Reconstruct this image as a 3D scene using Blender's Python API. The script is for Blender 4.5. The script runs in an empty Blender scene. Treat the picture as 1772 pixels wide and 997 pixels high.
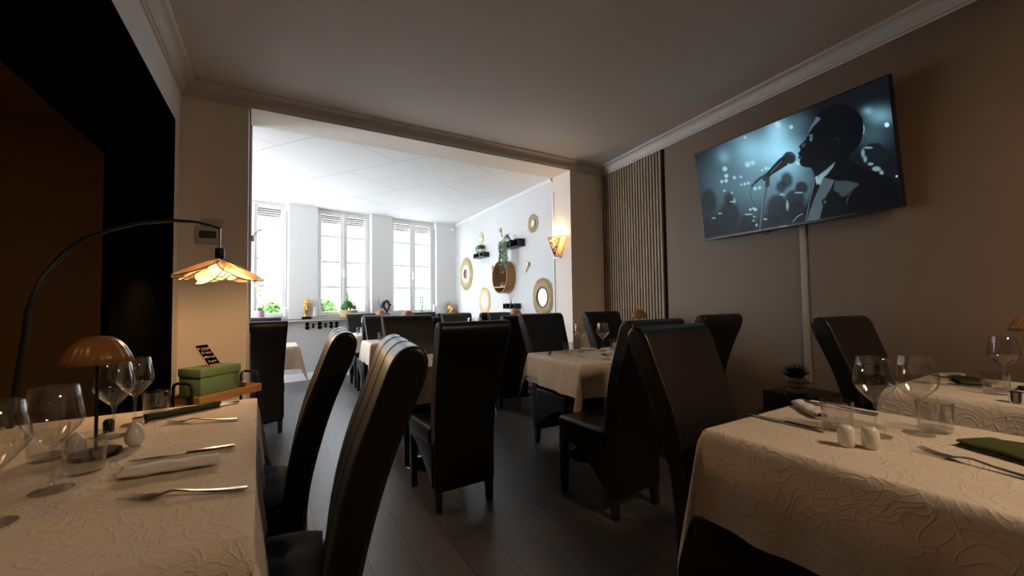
import bpy, bmesh, math, random
import numpy as np
from mathutils import Vector, Matrix
PI = math.pi
S = bpy.context.scene
COL = S.collection
random.seed(7)

# ------------------------------------------------------------------ camera
TH = math.radians(30.4); PITCH = math.atan(25.0/700.0); ROLL = 0.0135; HC = 1.18
cam = bpy.data.cameras.new('camera'); camo = bpy.data.objects.new('camera', cam); COL.objects.link(camo)
r0 = Vector((math.cos(TH), -math.sin(TH), 0)); f0 = Vector((math.sin(TH), math.cos(TH), 0)); zz = Vector((0, 0, 1))
fw = math.cos(PITCH)*f0 + math.sin(PITCH)*zz; u0 = -math.sin(PITCH)*f0 + math.cos(PITCH)*zz
rt = math.cos(ROLL)*r0 - math.sin(ROLL)*u0; up = math.cos(ROLL)*u0 + math.sin(ROLL)*r0
Mx = Matrix((rt, up, -fw)).transposed().to_4x4(); Mx.translation = Vector((0, 0, HC))
camo.matrix_world = Mx
cam.sensor_width = 36; cam.lens = 36*700/1772; cam.clip_start = 0.02; cam.clip_end = 200
cam.dof.use_dof = True; cam.dof.focus_distance = 3.2; cam.dof.aperture_fstop = 3.2
S.camera = camo
# ------------------------------------------------------------------ world, lights, exposure
S.view_settings.view_transform = 'Standard'; S.view_settings.look = 'None'
S.view_settings.gamma = 1; S.view_settings.use_curve_mapping = False
S.view_settings.exposure = 0.0
W = bpy.data.worlds.new('world'); S.world = W; W.use_nodes = True
bg = W.node_tree.nodes['Background']; bg.inputs[0].default_value = (.86, .93, 1, 1); bg.inputs[1].default_value = 21.0
S.cycles.max_bounces = 16; S.cycles.diffuse_bounces = 10; S.cycles.glossy_bounces = 5
S.cycles.transmission_bounces = 10; S.cycles.transparent_max_bounces = 24
S.cycles.caustics_reflective = False; S.cycles.caustics_refractive = False
S.cycles.sample_clamp_indirect = 30.0
def lamp(kind, name, loc, power, color, size=.1, rot=None, sy=None):
    l = bpy.data.lights.new(name, kind); l.energy = power; l.color = color
    if kind == 'AREA':
        l.size = size
        if sy: l.shape = 'RECTANGLE'; l.size_y = sy
    else: l.shadow_soft_size = size
    o = bpy.data.objects.new(name, l); o.location = loc
    if rot: o.rotation_euler = rot
    COL.objects.link(o); return o
WARM = (1, .72, .47)
CEILING_LIGHT = lamp('AREA', 'ceiling_light_glow', (2.0, -1.2, 2.80), 55, WARM, .5)
ALCOVE_FILL = lamp('AREA', 'alcove_fill_added', (-1.5, .9, 2.34), 4, (1, .64, .36), .3)  # unseen fill lamp, added to brighten the alcove from above
FWA = Vector((-.291, 7.061, 0)); FWB = Vector((3.182, 7.68, 0)); FD = (FWB-FWA).normalized()   # the window wall
FANG = math.atan2(FD.y, FD.x); FN = Vector((-FD.y, FD.x, 0))
def FP(x, off=0, z=0):                                              # a point of the window wall by its x
    t = (x-FWA.x)/FD.x; p = FWA+FD*t+FN*off; return Vector((p.x, p.y, z))
WINS = [(-.72, .185), (.60, 1.47), (1.84, 2.745)]
for a, b in WINS:                                                    # portals: the daylight of the windows
    c = (FP(a, .26)+FP(b, .26))/2
    p = lamp('AREA', 'window_portal', (c.x, c.y, 1.87), 1, (1, 1, 1), (b-a), (-PI/2, 0, FANG), 1.82)
    p.data.cycles.is_portal = True

p = lamp('AREA', 'window_portal', (-2.62, 5.825, 1.475), 1, (1, 1, 1), 1.9, (0, -PI/2, 0), 1.95); p.data.cycles.is_portal = True  # portal of the added side window, out of view

# ------------------------------------------------------------------ materials
def mat(name, col=(.5, .5, .5), rough=.5, metal=0, spec=.5, emit=None, es=0, alpha=1):
    m = bpy.data.materials.new(name); m.use_nodes = True; b = m.node_tree.nodes['Principled BSDF']
    b.inputs['Base Color'].default_value = (*col, 1); b.inputs['Roughness'].default_value = rough
    b.inputs['Metallic'].default_value = metal; b.inputs['Specular IOR Level'].default_value = spec
    if emit: b.inputs['Emission Color'].default_value = (*emit, 1); b.inputs['Emission Strength'].default_value = es
    return m
def nd(m, t, **k):
    n = m.node_tree.nodes.new(t)
    for a, v in k.items():
        if hasattr(n, a): setattr(n, a, v)
        else: n.inputs[a].default_value = v
    return n
def ln(m, a, b): m.node_tree.links.new(a, b)
def B(m): return m.node_tree.nodes['Principled BSDF']
def coords(m, scale=(1, 1, 1), rot=(0, 0, 0), space='Object'):
    tc = nd(m, 'ShaderNodeTexCoord'); mp = nd(m, 'ShaderNodeMapping')
    mp.inputs['Scale'].default_value = scale; mp.inputs['Rotation'].default_value = rot
    ln(m, tc.outputs[space], mp.inputs[0]); return mp.outputs[0]
def bump(m, h, strength=.3, dist=.01):
    b = nd(m, 'ShaderNodeBump'); b.inputs['Strength'].default_value = strength; b.inputs['Distance'].default_value = dist
    ln(m, h, b.inputs['Height']); ln(m, b.outputs[0], B(m).inputs['Normal']); return b
def noisy(m, scale, strength, dist=.002, sc=(1, 1, 1), detail=3):
    n = nd(m, 'ShaderNodeTexNoise'); n.inputs['Scale'].default_value = scale; n.inputs['Detail'].default_value = detail
    ln(m, coords(m, sc), n.inputs['Vector']); bump(m, n.outputs[0], strength, dist); return n
def ramp2(m, fac, c1, c2, p1=.3, p2=.7):
    r = nd(m, 'ShaderNodeValToRGB'); e = r.color_ramp.elements
    e[0].position = p1; e[0].color = (*c1, 1); e[1].position = p2; e[1].color = (*c2, 1)
    ln(m, fac, r.inputs[0]); return r.outputs[0]

m_white = mat('white_paint', (.80, .80, .80), .6); noisy(m_white, 60, .15)
m_wall = mat('cream_wall_paint', (.82, .73, .645), .65); noisy(m_wall, 90, .12)
m_rwall = mat('taupe_wall_paint', (.195, .137, .092), .6); noisy(m_rwall, 90, .12)
m_ceil = mat('ceiling_paint', (.62, .565, .515), .7); noisy(m_ceil, 70, .1)
m_cornice = mat('cornice_plaster', (.64, .59, .54), .6)
m_brown = mat('brown_wall', (.42, .27, .14), .7); noisy(m_brown, 60, .1)
m_black = mat('black_paint', (.0015, .0015, .0015), .95, spec=0)
m_blackm = mat('black_metal', (.012, .012, .012), .35, .4)
m_greyw = mat('pale_grey_paint', (.60, .60, .60), .6)
m_farceil = mat('ceiling_paper', (.86, .86, .86), .75)
n_ = nd(m_farceil, 'ShaderNodeTexBrick'); n_.inputs['Scale'].default_value = 1.0; n_.inputs['Mortar Size'].default_value = .004
n_.inputs['Brick Width'].default_value = 1.5; n_.inputs['Row Height'].default_value = .9
n_.inputs['Color1'].default_value = (.86, .86, .86, 1); n_.inputs['Color2'].default_value = (.85, .85, .85, 1); n_.inputs['Mortar'].default_value = (.55, .55, .55, 1)
ln(m_farceil, coords(m_farceil, rot=(0, 0, .95)), n_.inputs['Vector']); ln(m_farceil, n_.outputs[0], B(m_farceil).inputs['Base Color'])
n2_ = nd(m_farceil, 'ShaderNodeTexNoise'); n2_.inputs['Scale'].default_value = 25; ln(m_farceil, coords(m_farceil, (1, 3, 1)), n2_.inputs['Vector'])
bump(m_farceil, n2_.outputs[0], .35, .006)
# dark wood floor, planks along the room
m_floor = mat('dark_plank_floor', (.05, .048, .048), .32)
br = nd(m_floor, 'ShaderNodeTexBrick'); br.inputs['Scale'].default_value = 1; br.inputs['Mortar Size'].default_value = .0025
br.inputs['Brick Width'].default_value = 1.3; br.inputs['Row Height'].default_value = .19
br.inputs['Color1'].default_value = (.078, .073, .072, 1); br.inputs['Color2'].default_value = (.052, .049, .049, 1); br.inputs['Mortar'].default_value = (.012, .012, .012, 1)
ln(m_floor, coords(m_floor, rot=(0, 0, PI/2)), br.inputs['Vector'])
gr = nd(m_floor, 'ShaderNodeTexNoise'); gr.inputs['Scale'].default_value = 9; gr.inputs['Detail'].default_value = 8
ln(m_floor, coords(m_floor, (9, .8, 1)), gr.inputs['Vector'])
mx = nd(m_floor, 'ShaderNodeMixRGB', blend_type='MULTIPLY'); mx.inputs[0].default_value = .8
ln(m_floor, br.outputs[0], mx.inputs[1]); ln(m_floor, ramp2(m_floor, gr.outputs[0], (.75, .75, .75), (1.15, 1.15, 1.15), .35, .65), mx.inputs[2]); ln(m_floor, mx.outputs[0], B(m_floor).inputs['Base Color'])
mr = nd(m_floor, 'ShaderNodeMapRange'); mr.inputs[3].default_value = .33; mr.inputs[4].default_value = .43; B(m_floor).inputs['Specular IOR Level'].default_value = .5
ln(m_floor, gr.outputs[0], mr.inputs[0]); ln(m_floor, mr.outputs[0], B(m_floor).inputs['Roughness'])
bump(m_floor, gr.outputs[0], .07, .002)

def leather(name, col, rough):
    m = mat(name, col, rough, spec=.36)
    v = nd(m, 'ShaderNodeTexVoronoi'); v.inputs['Scale'].default_value = 320; ln(m, coords(m), v.inputs['Vector'])
    bump(m, v.outputs[0], .12, .0006); return m
m_leather = leather('black_leather', (.006, .0057, .0057), .38)
m_seam = mat('seam_thread', (.004, .004, .005), .7)
m_leg = mat('black_wood', (.008, .007, .007), .4)
m_cush = mat('charcoal_fabric', (.050, .060, .078), .95, spec=.1); noisy(m_cush, 500, .3, .001)
# embossed cream table linen
m_cloth = mat('embossed_linen', (.67, .585, .485), .85, spec=.2)
def emboss(m, scale, st):
    n = nd(m, 'ShaderNodeTexNoise'); n.inputs['Scale'].default_value = 7; n.inputs['Detail'].default_value = 1
    c = coords(m, space='UV'); ln(m, c, n.inputs['Vector'])
    a = nd(m, 'ShaderNodeVectorMath', operation='MULTIPLY_ADD'); ln(m, n.outputs[1], a.inputs[0]); a.inputs[1].default_value = (.22, .22, 0); ln(m, c, a.inputs[2])
    v = nd(m, 'ShaderNodeTexVoronoi', feature='DISTANCE_TO_EDGE'); v.inputs['Scale'].default_value = scale; ln(m, a.outputs[0], v.inputs['Vector'])
    r = nd(m, 'ShaderNodeMapRange'); r.inputs[2].default_value = .09; r.inputs[3].default_value = 1; r.inputs[4].default_value = 0; ln(m, v.outputs[0], r.inputs[0])
    n2 = nd(m, 'ShaderNodeTexNoise'); n2.inputs['Scale'].default_value = 38; n2.inputs['Detail'].default_value = 4; n2.inputs['Distortion'].default_value = 1.2; ln(m, c, n2.inputs['Vector'])
    s = nd(m, 'ShaderNodeMath', operation='MULTIPLY_ADD'); ln(m, n2.outputs[0], s.inputs[0]); s.inputs[1].default_value = 1.1; ln(m, r.outputs[0], s.inputs[2])
    bump(m, s.outputs[0], st, .004)
emboss(m_cloth, 30, .42)
m_napw = mat('white_napkin_cotton', (.72, .68, .64), .9, spec=.1); noisy(m_napw, 700, .2, .0006)
m_napg = mat('olive_napkin_cotton', (.075, .085, .03), .9, spec=.1); noisy(m_napg, 700, .25, .0006)
m_steel = mat('cutlery_steel', (.62, .6, .58), .2, 1)
m_chrome = mat('chrome', (.75, .75, .77), .12, 1)
m_ceramic = mat('white_ceramic', (.72, .70, .66), .25)
m_gold = mat('gold_leaf', (.85, .50, .16), .38, .75)
m_goldd = mat('antique_gold', (.55, .40, .10), .35, .9)
m_oak = mat('oak_wood', (.42, .21, .075), .5)
w_ = nd(m_oak, 'ShaderNodeTexNoise'); w_.inputs['Scale'].default_value = 14; w_.inputs['Detail'].default_value = 6; ln(m_oak, coords(m_oak, (1, 1, 9)), w_.inputs['Vector'])
ln(m_oak, ramp2(m_oak, w_.outputs[0], (.33, .155, .05), (.50, .26, .10), .3, .7), B(m_oak).inputs['Base Color'])
m_slat = mat('slat_wood', (.30, .215, .14), .55)
w_ = nd(m_slat, 'ShaderNodeTexNoise'); w_.inputs['Scale'].default_value = 12; w_.inputs['Detail'].default_value = 6; ln(m_slat, coords(m_slat, (6, 6, .5)), w_.inputs['Vector'])
ln(m_slat, ramp2(m_slat, w_.outputs[0], (.24, .165, .10), (.36, .26, .17), .3, .7), B(m_slat).inputs['Base Color'])
m_felt = mat('black_felt', (.012, .010, .009), .95, spec=.05)
m_green = mat('sage_cardboard', (.12, .20, .095), .6)
m_lampshade = mat('amber_ribbed_shade', (.27, .115, .03), .32, 0, .5)
m_mirror = mat('mirror_glass', (.95, .95, .95), .02, 1)
m_shut = mat('roller_shutter', (.50, .46, .40), .6)
m_pvc = mat('white_pvc', (.84, .84, .84), .3)
m_leaf = mat('leaf_green', (.10, .26, .05), .5)
m_leafd = mat('dark_leaf', (.012, .028, .016), .5)
m_leafl = mat('bright_leaf', (.16, .50, .03), .4)
m_leafg = mat('sage_leaf', (.22, .33, .20), .6)
m_branch = mat('twig_brown', (.16, .10, .07), .7)
m_petal = mat('orchid_petal', (.80, .70, .66), .6)
m_pink = mat('pink_glaze', (.62, .38, .48), .35)
m_straw = mat('straw', (.50, .36, .20), .8)
m_strawl = mat('pale_straw', (.78, .66, .46), .85)
m_strawo = mat('peach_straw', (.85, .62, .38), .85)
m_raffw = mat('white_raffia', (.80, .78, .72), .85)
m_raffg = mat('golden_raffia', (.52, .42, .22), .8)
m_grey = mat('grey_stoneware', (.16, .17, .17), .6)
m_bronze = mat('dark_bronze', (.03, .03, .035), .45, .5)
m_bulb = mat('bulb_lit', (1, .9, .8), .5, emit=(1, .80, .55), es=9)
m_bulb2 = mat('warm_bulb_lit', (1, .9, .8), .5, emit=(1, .72, .42), es=3)
m_screenframe = mat('screen_bezel', (.006, .006, .007), .3)
m_bark = mat('soil', (.05, .03, .02), .95)
m_pot = mat('matte_cream_pot', (.50, .43, .34), .7)
m_darkwood = mat('dark_walnut', (.020, .010, .006), .45)
m_thermo = mat('grey_plastic', (.50, .48, .45), .5)
m_lcd = mat('grey_green_lcd', (.07, .085, .055), .25)
m_cable = mat('cable_trunking', (.33, .27, .21), .5)
m_text = mat('chalk_cream', (.70, .60, .42), .8)
m_logo = mat('silver_print', (.45, .45, .46), .4)

m_glass = bpy.data.materials.new('thin_glass'); m_glass.use_nodes = True
def thin_glass(m, ior, tint=(1, 1, 1), rough=.01):
    t = m.node_tree; t.nodes.remove(t.nodes['Principled BSDF']); out = t.nodes['Material Output']
    tr = nd(m, 'ShaderNodeBsdfTransparent'); tr.inputs[0].default_value = (*tint, 1)
    gl = nd(m, 'ShaderNodeBsdfGlossy'); gl.inputs['Roughness'].default_value = rough
    lw = nd(m, 'ShaderNodeLayerWeight'); lw.inputs[0].default_value = .5
    pw = nd(m, 'ShaderNodeMath', operation='POWER'); pw.inputs[1].default_value = 3.2; ln(m, lw.outputs['Facing'], pw.inputs[0])
    fr = nd(m, 'ShaderNodeMath', operation='MULTIPLY_ADD'); fr.inputs[1].default_value = .75; fr.inputs[2].default_value = ior; ln(m, pw.outputs[0], fr.inputs[0])
    mi = nd(m, 'ShaderNodeMixShader'); ln(m, fr.outputs[0], mi.inputs[0]); ln(m, tr.outputs[0], mi.inputs[1]); ln(m, gl.outputs[0], mi.inputs[2]); ln(m, mi.outputs[0], out.inputs[0])
thin_glass(m_glass, .075, (.955, .955, .95))
m_pane = bpy.data.materials.new('window_glass'); m_pane.use_nodes = True; thin_glass(m_pane, .03)
m_solidglass = bpy.data.materials.new('solid_glass'); m_solidglass.use_nodes = True
t_ = m_solidglass.node_tree; t_.nodes.remove(t_.nodes['Principled BSDF']); g_ = nd(m_solidglass, 'ShaderNodeBsdfGlass'); g_.inputs['IOR'].default_value = 1.48; g_.inputs['Roughness'].default_value = 0
ln(m_solidglass, g_.outputs[0], t_.nodes['Material Output'].inputs[0])
# woven cane: small holes, lets lamp light through
m_cane = bpy.data.materials.new('woven_cane'); m_cane.use_nodes = True
def cane(m):
    b = B(m); b.inputs['Base Color'].default_value = (.36, .24, .13, 1); b.inputs['Roughness'].default_value = .7
    out = m.node_tree.nodes['Material Output']
    ch = nd(m, 'ShaderNodeTexChecker'); ch.inputs['Scale'].default_value = 150; ln(m, coords(m, space='UV'), ch.inputs['Vector'])
    tl = nd(m, 'ShaderNodeBsdfTranslucent'); tl.inputs[0].default_value = (.66, .50, .32, 1)
    a = nd(m, 'ShaderNodeMixShader'); a.inputs[0].default_value = .35; ln(m, b.outputs[0], a.inputs[1]); ln(m, tl.outputs[0], a.inputs[2])
    tr = nd(m, 'ShaderNodeBsdfTransparent'); mu = nd(m, 'ShaderNodeMath', operation='MULTIPLY'); mu.inputs[1].default_value = .30; ln(m, ch.outputs[1], mu.inputs[0])
    c = nd(m, 'ShaderNodeMixShader'); ln(m, mu.outputs[0], c.inputs[0]); ln(m, a.outputs[0], c.inputs[1]); ln(m, tr.outputs[0], c.inputs[2]); ln(m, c.outputs[0], out.inputs[0])
cane(m_cane)

# ------------------------------------------------------------------ mesh helpers
class MB:
    def __init__(s): s.v = []; s.f = []; s.uv = None
    def add(s, vs, fs):
        o = len(s.v); s.v += [tuple(p) for p in vs]; s.f += [tuple(i+o for i in f) for f in fs]; return s
    def box(s, c, d, rz=0, M=None):
        hx, hy, hz = d[0]/2, d[1]/2, d[2]/2; R = Matrix.Rotation(rz, 4, 'Z') if M is None else M
        vs = [R @ Vector((x, y, z)) + Vector(c) for x in (-hx, hx) for y in (-hy, hy) for z in (-hz, hz)]
        return s.add(vs, [(0, 1, 3, 2), (4, 6, 7, 5), (0, 4, 5, 1), (2, 3, 7, 6), (0, 2, 6, 4), (1, 5, 7, 3)])
    def lathe(s, prof, n=24, c=(0, 0, 0), M=None, caps=False):
        vs = []; fs = []; k = len(prof)
        for i in range(n):
            a = 2*PI*i/n
            for r, z in prof:
                p = Vector((r*math.cos(a), r*math.sin(a), z))
                if M is not None: p = M @ p
                vs.append(p+Vector(c))
        for i in range(n):
            j = (i+1) % n
            for q in range(k-1): fs.append((i*k+q, j*k+q, j*k+q+1, i*k+q+1))
        if caps: fs.append(tuple(i*k for i in reversed(range(n)))); fs.append(tuple(i*k+k-1 for i in range(n)))
        return s.add(vs, fs)
    def tube(s, pts, r, n=8, cap=True):
        pts = [Vector(p) for p in pts]; vs = []; fs = []; m = len(pts)
        rr = r if hasattr(r, '__len__') else [r]*m
        pn = None
        for i, p in enumerate(pts):
            t = (pts[min(i+1, m-1)]-pts[max(i-1, 0)]).normalized()
            if pn is None: pn = t.orthogonal().normalized()
            pn = (pn - t*pn.dot(t)); pn = pn.normalized() if pn.length > 1e-6 else t.orthogonal().normalized()
            b = t.cross(pn)
            for q in range(n):
                a = 2*PI*q/n; vs.append(p+(pn*math.cos(a)+b*math.sin(a))*rr[i])
        for i in range(m-1):
            for q in range(n):
                w = (q+1) % n; fs.append((i*n+q, i*n+w, (i+1)*n+w, (i+1)*n+q))
        if cap: fs.append(tuple(reversed(range(n)))); fs.append(tuple((m-1)*n+q for q in range(n)))
        return s.add(vs, fs)
    def prism(s, poly, a, b, axis='X'):
        n = len(poly); vs = []
        for t in (a, b):
            for p, q in poly:
                vs.append({'X': (t, p, q), 'Y': (p, t, q), 'Z': (p, q, t)}[axis])
        return s.add(vs, [tuple(reversed(range(n))), tuple(range(n, 2*n))]+[(i, (i+1) % n, n+(i+1) % n, n+i) for i in range(n)])
    def build(s, name, m, parent=None, bevel=0, seg=2, loc=None, rot=None, sharp=38, fix=True):
        me = bpy.data.meshes.new(name); me.from_pydata(s.v, [], s.f)
        if fix or bevel:
            bm = bmesh.new(); bm.from_mesh(me)
            if bevel:
                bmesh.ops.bevel(bm, geom=[e for e in bm.edges if e.is_manifold and e.calc_face_angle(0) > .6], offset=bevel, segments=seg, profile=.6, affect='EDGES', clamp_overlap=True)
            bmesh.ops.recalc_face_normals(bm, faces=bm.faces); bm.to_mesh(me); bm.free()
        for p in me.polygons: p.use_smooth = True
        me.set_sharp_from_angle(angle=math.radians(sharp))
        me.materials.append(m)
        if s.uv is not None:
            u = me.uv_layers.new(name='uv')
            for lp in me.loops: u.data[lp.index].uv = s.uv[lp.vertex_index]
        o = bpy.data.objects.new(name, me); COL.objects.link(o)
        if parent: o.parent = parent
        if loc: o.location = loc
        if rot: o.rotation_euler = rot
        return o
def tag(o, label, cat, group=None):
    o['label'] = label; o['category'] = cat
    if group: o['group'] = group
    return o
def thing(name, label, cat, loc=(0, 0, 0), rz=0, group=None):
    o = bpy.data.objects.new(name, None); COL.objects.link(o); o.location = loc; o.rotation_euler = (0, 0, rz); o.empty_display_size = .1
    return tag(o, label, cat, group)
def struct(name, mb, m, parent=None, **k):
    o = mb.build(name, m, parent, **k)
    if parent is None: o['kind'] = 'structure'
    return o
def dup(root, loc, rz, label, group=None, scale=None):
    r = root.copy(); COL.objects.link(r); r.location = loc; r.rotation_euler = (0, 0, rz); r['label'] = label
    if group: r['group'] = group
    if scale: r.scale = (scale,)*3
    for ch in list(root.children):
        c = ch.copy(); COL.objects.link(c); c.parent = r
        for g in ch.children:
            d = g.copy(); COL.objects.link(d); d.parent = c
    return r
FIRST = {}
def place(kind, maker, loc, rz, label, group=None, scale=None):
    """the first one is built, the others are object copies of it"""
    if kind not in FIRST:
        r = maker(); FIRST[kind] = r; r.location = loc; r.rotation_euler = (0, 0, rz); r['label'] = label
        if group: r['group'] = group
        if scale: r.scale = (scale,)*3
        return r
    src = FIRST[kind]; r = dup(src, loc, rz, label, group, scale or 1)
    return r

# ------------------------------------------------------------------ the rooms
ZC = 2.885; ZF = 2.78; YB = -3.2
RWA = Vector((3.637, 3.829, 0)); RWB = Vector((3.28, .57, 0)); RDIR = (RWB-RWA).normalized(); RN = Vector((RDIR.y, -RDIR.x, 0))  # RN points into the room
if RN.x > 0: RN = -RN
def RP(s, off=0, z=0): p = RWA+RDIR*s+RN*off; return Vector((p.x, p.y, z))
RANG = math.atan2(RDIR.y, RDIR.x)
def wallbox(mb, a, b, z0, z1, th, side):
    d = (b-a).normalized(); n = Vector((-d.y, d.x, 0))*side
    vs = [Vector((p.x, p.y, z)) for z in (z0, z1) for p in (a, b, b+n*th, a+n*th)]
    mb.add(vs, [(0, 3, 2, 1), (4, 5, 6, 7), (0, 1, 5, 4), (1, 2, 6, 5), (2, 3, 7, 6), (3, 0, 4, 7)])
V = Vector
mb = MB(); mb.add([(-3.2, YB-.2, 0), (4.0, YB-.2, 0), (4.0, 8.1, 0), (-3.2, 8.1, 0), (-3.2, YB-.2, -.12), (4.0, YB-.2, -.12), (4.0, 8.1, -.12), (-3.2, 8.1, -.12)], [(0, 1, 2, 3), (7, 6, 5, 4), (0, 4, 5, 1), (1, 5, 6, 2), (2, 6, 7, 3), (3, 7, 4, 0)])
struct('floor', mb, m_floor)
mb = MB(); mb.box((.9, (YB+3.84)/2, ZC+.06), (6.0, 3.84-YB+.3, .12)); struct('ceiling', mb, m_ceil)
mb = MB(); mb.box((.2, 6.1, ZF+.11), (6.6, 3.98, .22)); struct('ceiling_far', mb, m_farceil)
# right wall of the near room (slightly askew)
mb = MB(); e = RP(7.3); wallbox(mb, V((RWA.x+.0, RWA.y+.02, 0)), e, 0, ZC, .2, 1 if (V((-(e-RWA).y, (e-RWA).x, 0)).x > 0) else -1)
struct('wall_right', mb, m_rwall)
mb = MB(); mb.box((.6, YB-.1, ZC/2), (7.4, .2, ZC)); struct('wall_back', mb, m_rwall)
# left wall: white strip over a black beam and post, then the opening of an alcove
mb = MB(); mb.box((-.73, (YB+3.84)/2, (2.5+ZC)/2), (.22, 3.84-YB, ZC-2.5)); struct('wall_left', mb, m_white)
mb = MB(); mb.box((-.71, (YB+3.60)/2, 2.26), (.20, 3.60-YB, .47)); struct('trim_1', mb, m_black)
mb = MB(); mb.box((-.6225, 2.98, 1.0125), (.025, 1.24, 2.025)); struct('wall_post', mb, m_black)
mb = MB(); mb.box((-.73, 3.72, 1.25), (.22, .24, 2.5)); struct('wall_left_corner', mb, m_wall)
mb = MB(); mb.box((-2.5, (YB+3.84)/2, 1.25), (.2, 3.84-YB, 2.5)); mb.box((-1.6, 3.76, 1.25), (1.6, .12, 2.5)); struct('wall_alcove', mb, m_brown)
mb = MB(); mb.box((-1.65, (YB+3.9)/2, 2.42), (1.9, 3.9-YB, .1)); struct('ceiling_alcove', mb, m_brown)
# dividing wall with the wide opening
mb = MB(); mb.box((-1.39, 4.02, ZC/2), (2.40, .36, ZC)); struct('wall_front_left', mb, m_wall)
mb = MB(); mb.box((3.45, 4.02, ZC/2), (.715, .36, ZC)); struct('wall_front_right', mb, m_wall)
mb = MB(); mb.box((1.452, 4.02, (ZF+ZC)/2), (3.28, .36, ZC-ZF)); struct('wall_front_header', mb, m_wall)
mb = MB(); mb.box((-.186, 4.208, ZF/2), (.012, .02, ZF)); mb.box((-.180, 3.846, ZF/2), (.012, .012, ZF)); struct('trim_2', mb, m_greyw)
mb = MB(); mb.box((3.086, 4.192, .87+.85), (.012, .035, 1.74+1.72-1.70)); struct('trim_3', mb, m_white)
mb = MB(); mb.box((3.083, 4.12, 1.735), (.02, .17, .02)); struct('trim_4', mb, m_white)
# far room walls
mb = MB(); wallbox(mb, V((3.094, 4.19, 0)), V((3.185, 7.9, 0)), 0, ZF, .2, -1); m_soft = mat('soft_white_paint', (.67, .67, .67), .6); struct('wall_far_right', mb, m_soft)
mb = MB()
for yc, ly, zc, lz in ((4.40, .9, ZF/2, ZF), (7.35, 1.1, ZF/2, ZF), (5.825, 1.95, .225, .45), (5.825, 1.95, 2.64, .28)): mb.box((-2.5, yc, zc), (.2, ly, lz))
struct('wall_far_left', mb, m_white)
fr = MB()   # wide out-of-view window, added in the side wall to light the far room
for yc, ly, zc, lz in ((5.825, 1.95, .49, .08), (5.825, 1.95, 2.46, .08), (4.89, .08, 1.475, 1.89), (6.76, .08, 1.475, 1.89), (5.825, .06, 1.475, 1.89)): fr.box((-2.5, yc, zc), (.07, ly, lz))
w_added = struct('window_4', fr, m_white, bevel=.004)
for y0, y1 in ((4.93, 5.795), (5.855, 6.72)): MB().box((-2.5, (y0+y1)/2, 1.475), (.006, y1-y0, 1.89)).build('pane', m_pane, w_added)
# window wall with three openings
ZS, ZT = .965, 2.775; T = .28
def wseg(mb, x0, x1, z0, z1, o0=0, o1=T):
    a, b = FP(x0, o0), FP(x1, o0); c, d = FP(x1, o1), FP(x0, o1)
    vs = [V((p.x, p.y, z)) for z in (z0, z1) for p in (a, b, c, d)]
    mb.add(vs, [(0, 3, 2, 1), (4, 5, 6, 7), (0, 1, 5, 4), (1, 2, 6, 5), (2, 3, 7, 6), (3, 0, 4, 7)])
XL, XR = -2.7, 3.3
mb = MB(); wseg(mb, XL, XR, 0, ZS-.03); struct('wall_parapet', mb, mat('grey_parapet_paint', (.50, .50, .50), .6))
mb = MB(); wseg(mb, XL, XR, ZT, ZF+.2)
edges = [XL]+[q for w in WINS for q in w]+[XR]
for i in range(0, len(edges), 2): wseg(mb, edges[i], edges[i+1], ZS-.03, ZT)
struct('wall_window_side', mb, m_white)
mb = MB(); wseg(mb, XL+.1, XR-.15, ZS-.03, ZS-.012, -.115, T); struct('window_ledge', mb, m_white)['kind'] = 'structure'
mb = MB(); wseg(mb, XL+.1, XR-.15, ZS-.012, ZS, -.12, .13); struct('trim_5', mb, mat('ledge_edge', (.17, .16, .15), .5))
mb = MB(); wseg(mb, XL+.1, XR-.14, 0, .11, -.015, 0); struct('baseboard_window_side', mb, m_pvc)
for i, (a, b) in enumerate(WINS):
    fr = MB(); o0, o1 = .12, .18; w = .04
    wseg(fr, a, b, ZS, ZS+w, o0, o1); wseg(fr, a, b, ZT-w, ZT, o0, o1); wseg(fr, a, a+w, ZS+w, ZT-w, o0, o1); wseg(fr, b-w, b, ZS+w, ZT-w, o0, o1)
    win = struct('window_%d' % (i+1), fr, m_pvc, bevel=.004)
    mid = (a+b)/2
    for (p, q) in ((a+w, mid-.012), (mid+.012, b-w)):
        sa = MB(); s0, s1 = .105, .155; k = .042
        wseg(sa, p, q, ZS+w, ZS+w+k+.02, s0, s1); wseg(sa, p, q, ZT-w-k, ZT-w, s0, s1); wseg(sa, p, p+k, ZS+w+k, ZT-w-k, s0, s1); wseg(sa, q-k, q, ZS+w+k, ZT-w-k, s0, s1)
        so = sa.build('sash', m_pvc, win, bevel=.004)
        mu = MB()
        for z in (1.48, 1.90, 2.33): wseg(mu, p+k, q-k, z-.013, z+.013, .115, .145)
        mu.build('glazing_bar', m_pvc, so)
        gl = MB(); wseg(gl, p+k, q-k, ZS+w+k, ZT-w-k, .138, .142); gl.build('pane', m_pane, so)
    mu = MB(); wseg(mu, mid-.018, mid+.018, ZS+w, ZT-w, .088, .108); mu.build('centre_stile', m_pvc, win, bevel=.004)
    hd = MB(); h = FP(mid, .07); hd.box((h.x, h.y, 1.72), (.02, .02, .12), FANG); hd.box((h.x, h.y, 1.66), (.03, .04, .03), FANG); hd.build('window_handle', m_pvc, win, bevel=.004)
    sh = MB()
    for q in range(7): z = ZT+.03-q*.034; wseg(sh, a+.01, b-.01, z-.032, z-.002, .205+.004*(q % 2), .217+.004*(q % 2))
    sh.build('roller_shutter', m_shut, win, bevel=.003)
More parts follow.
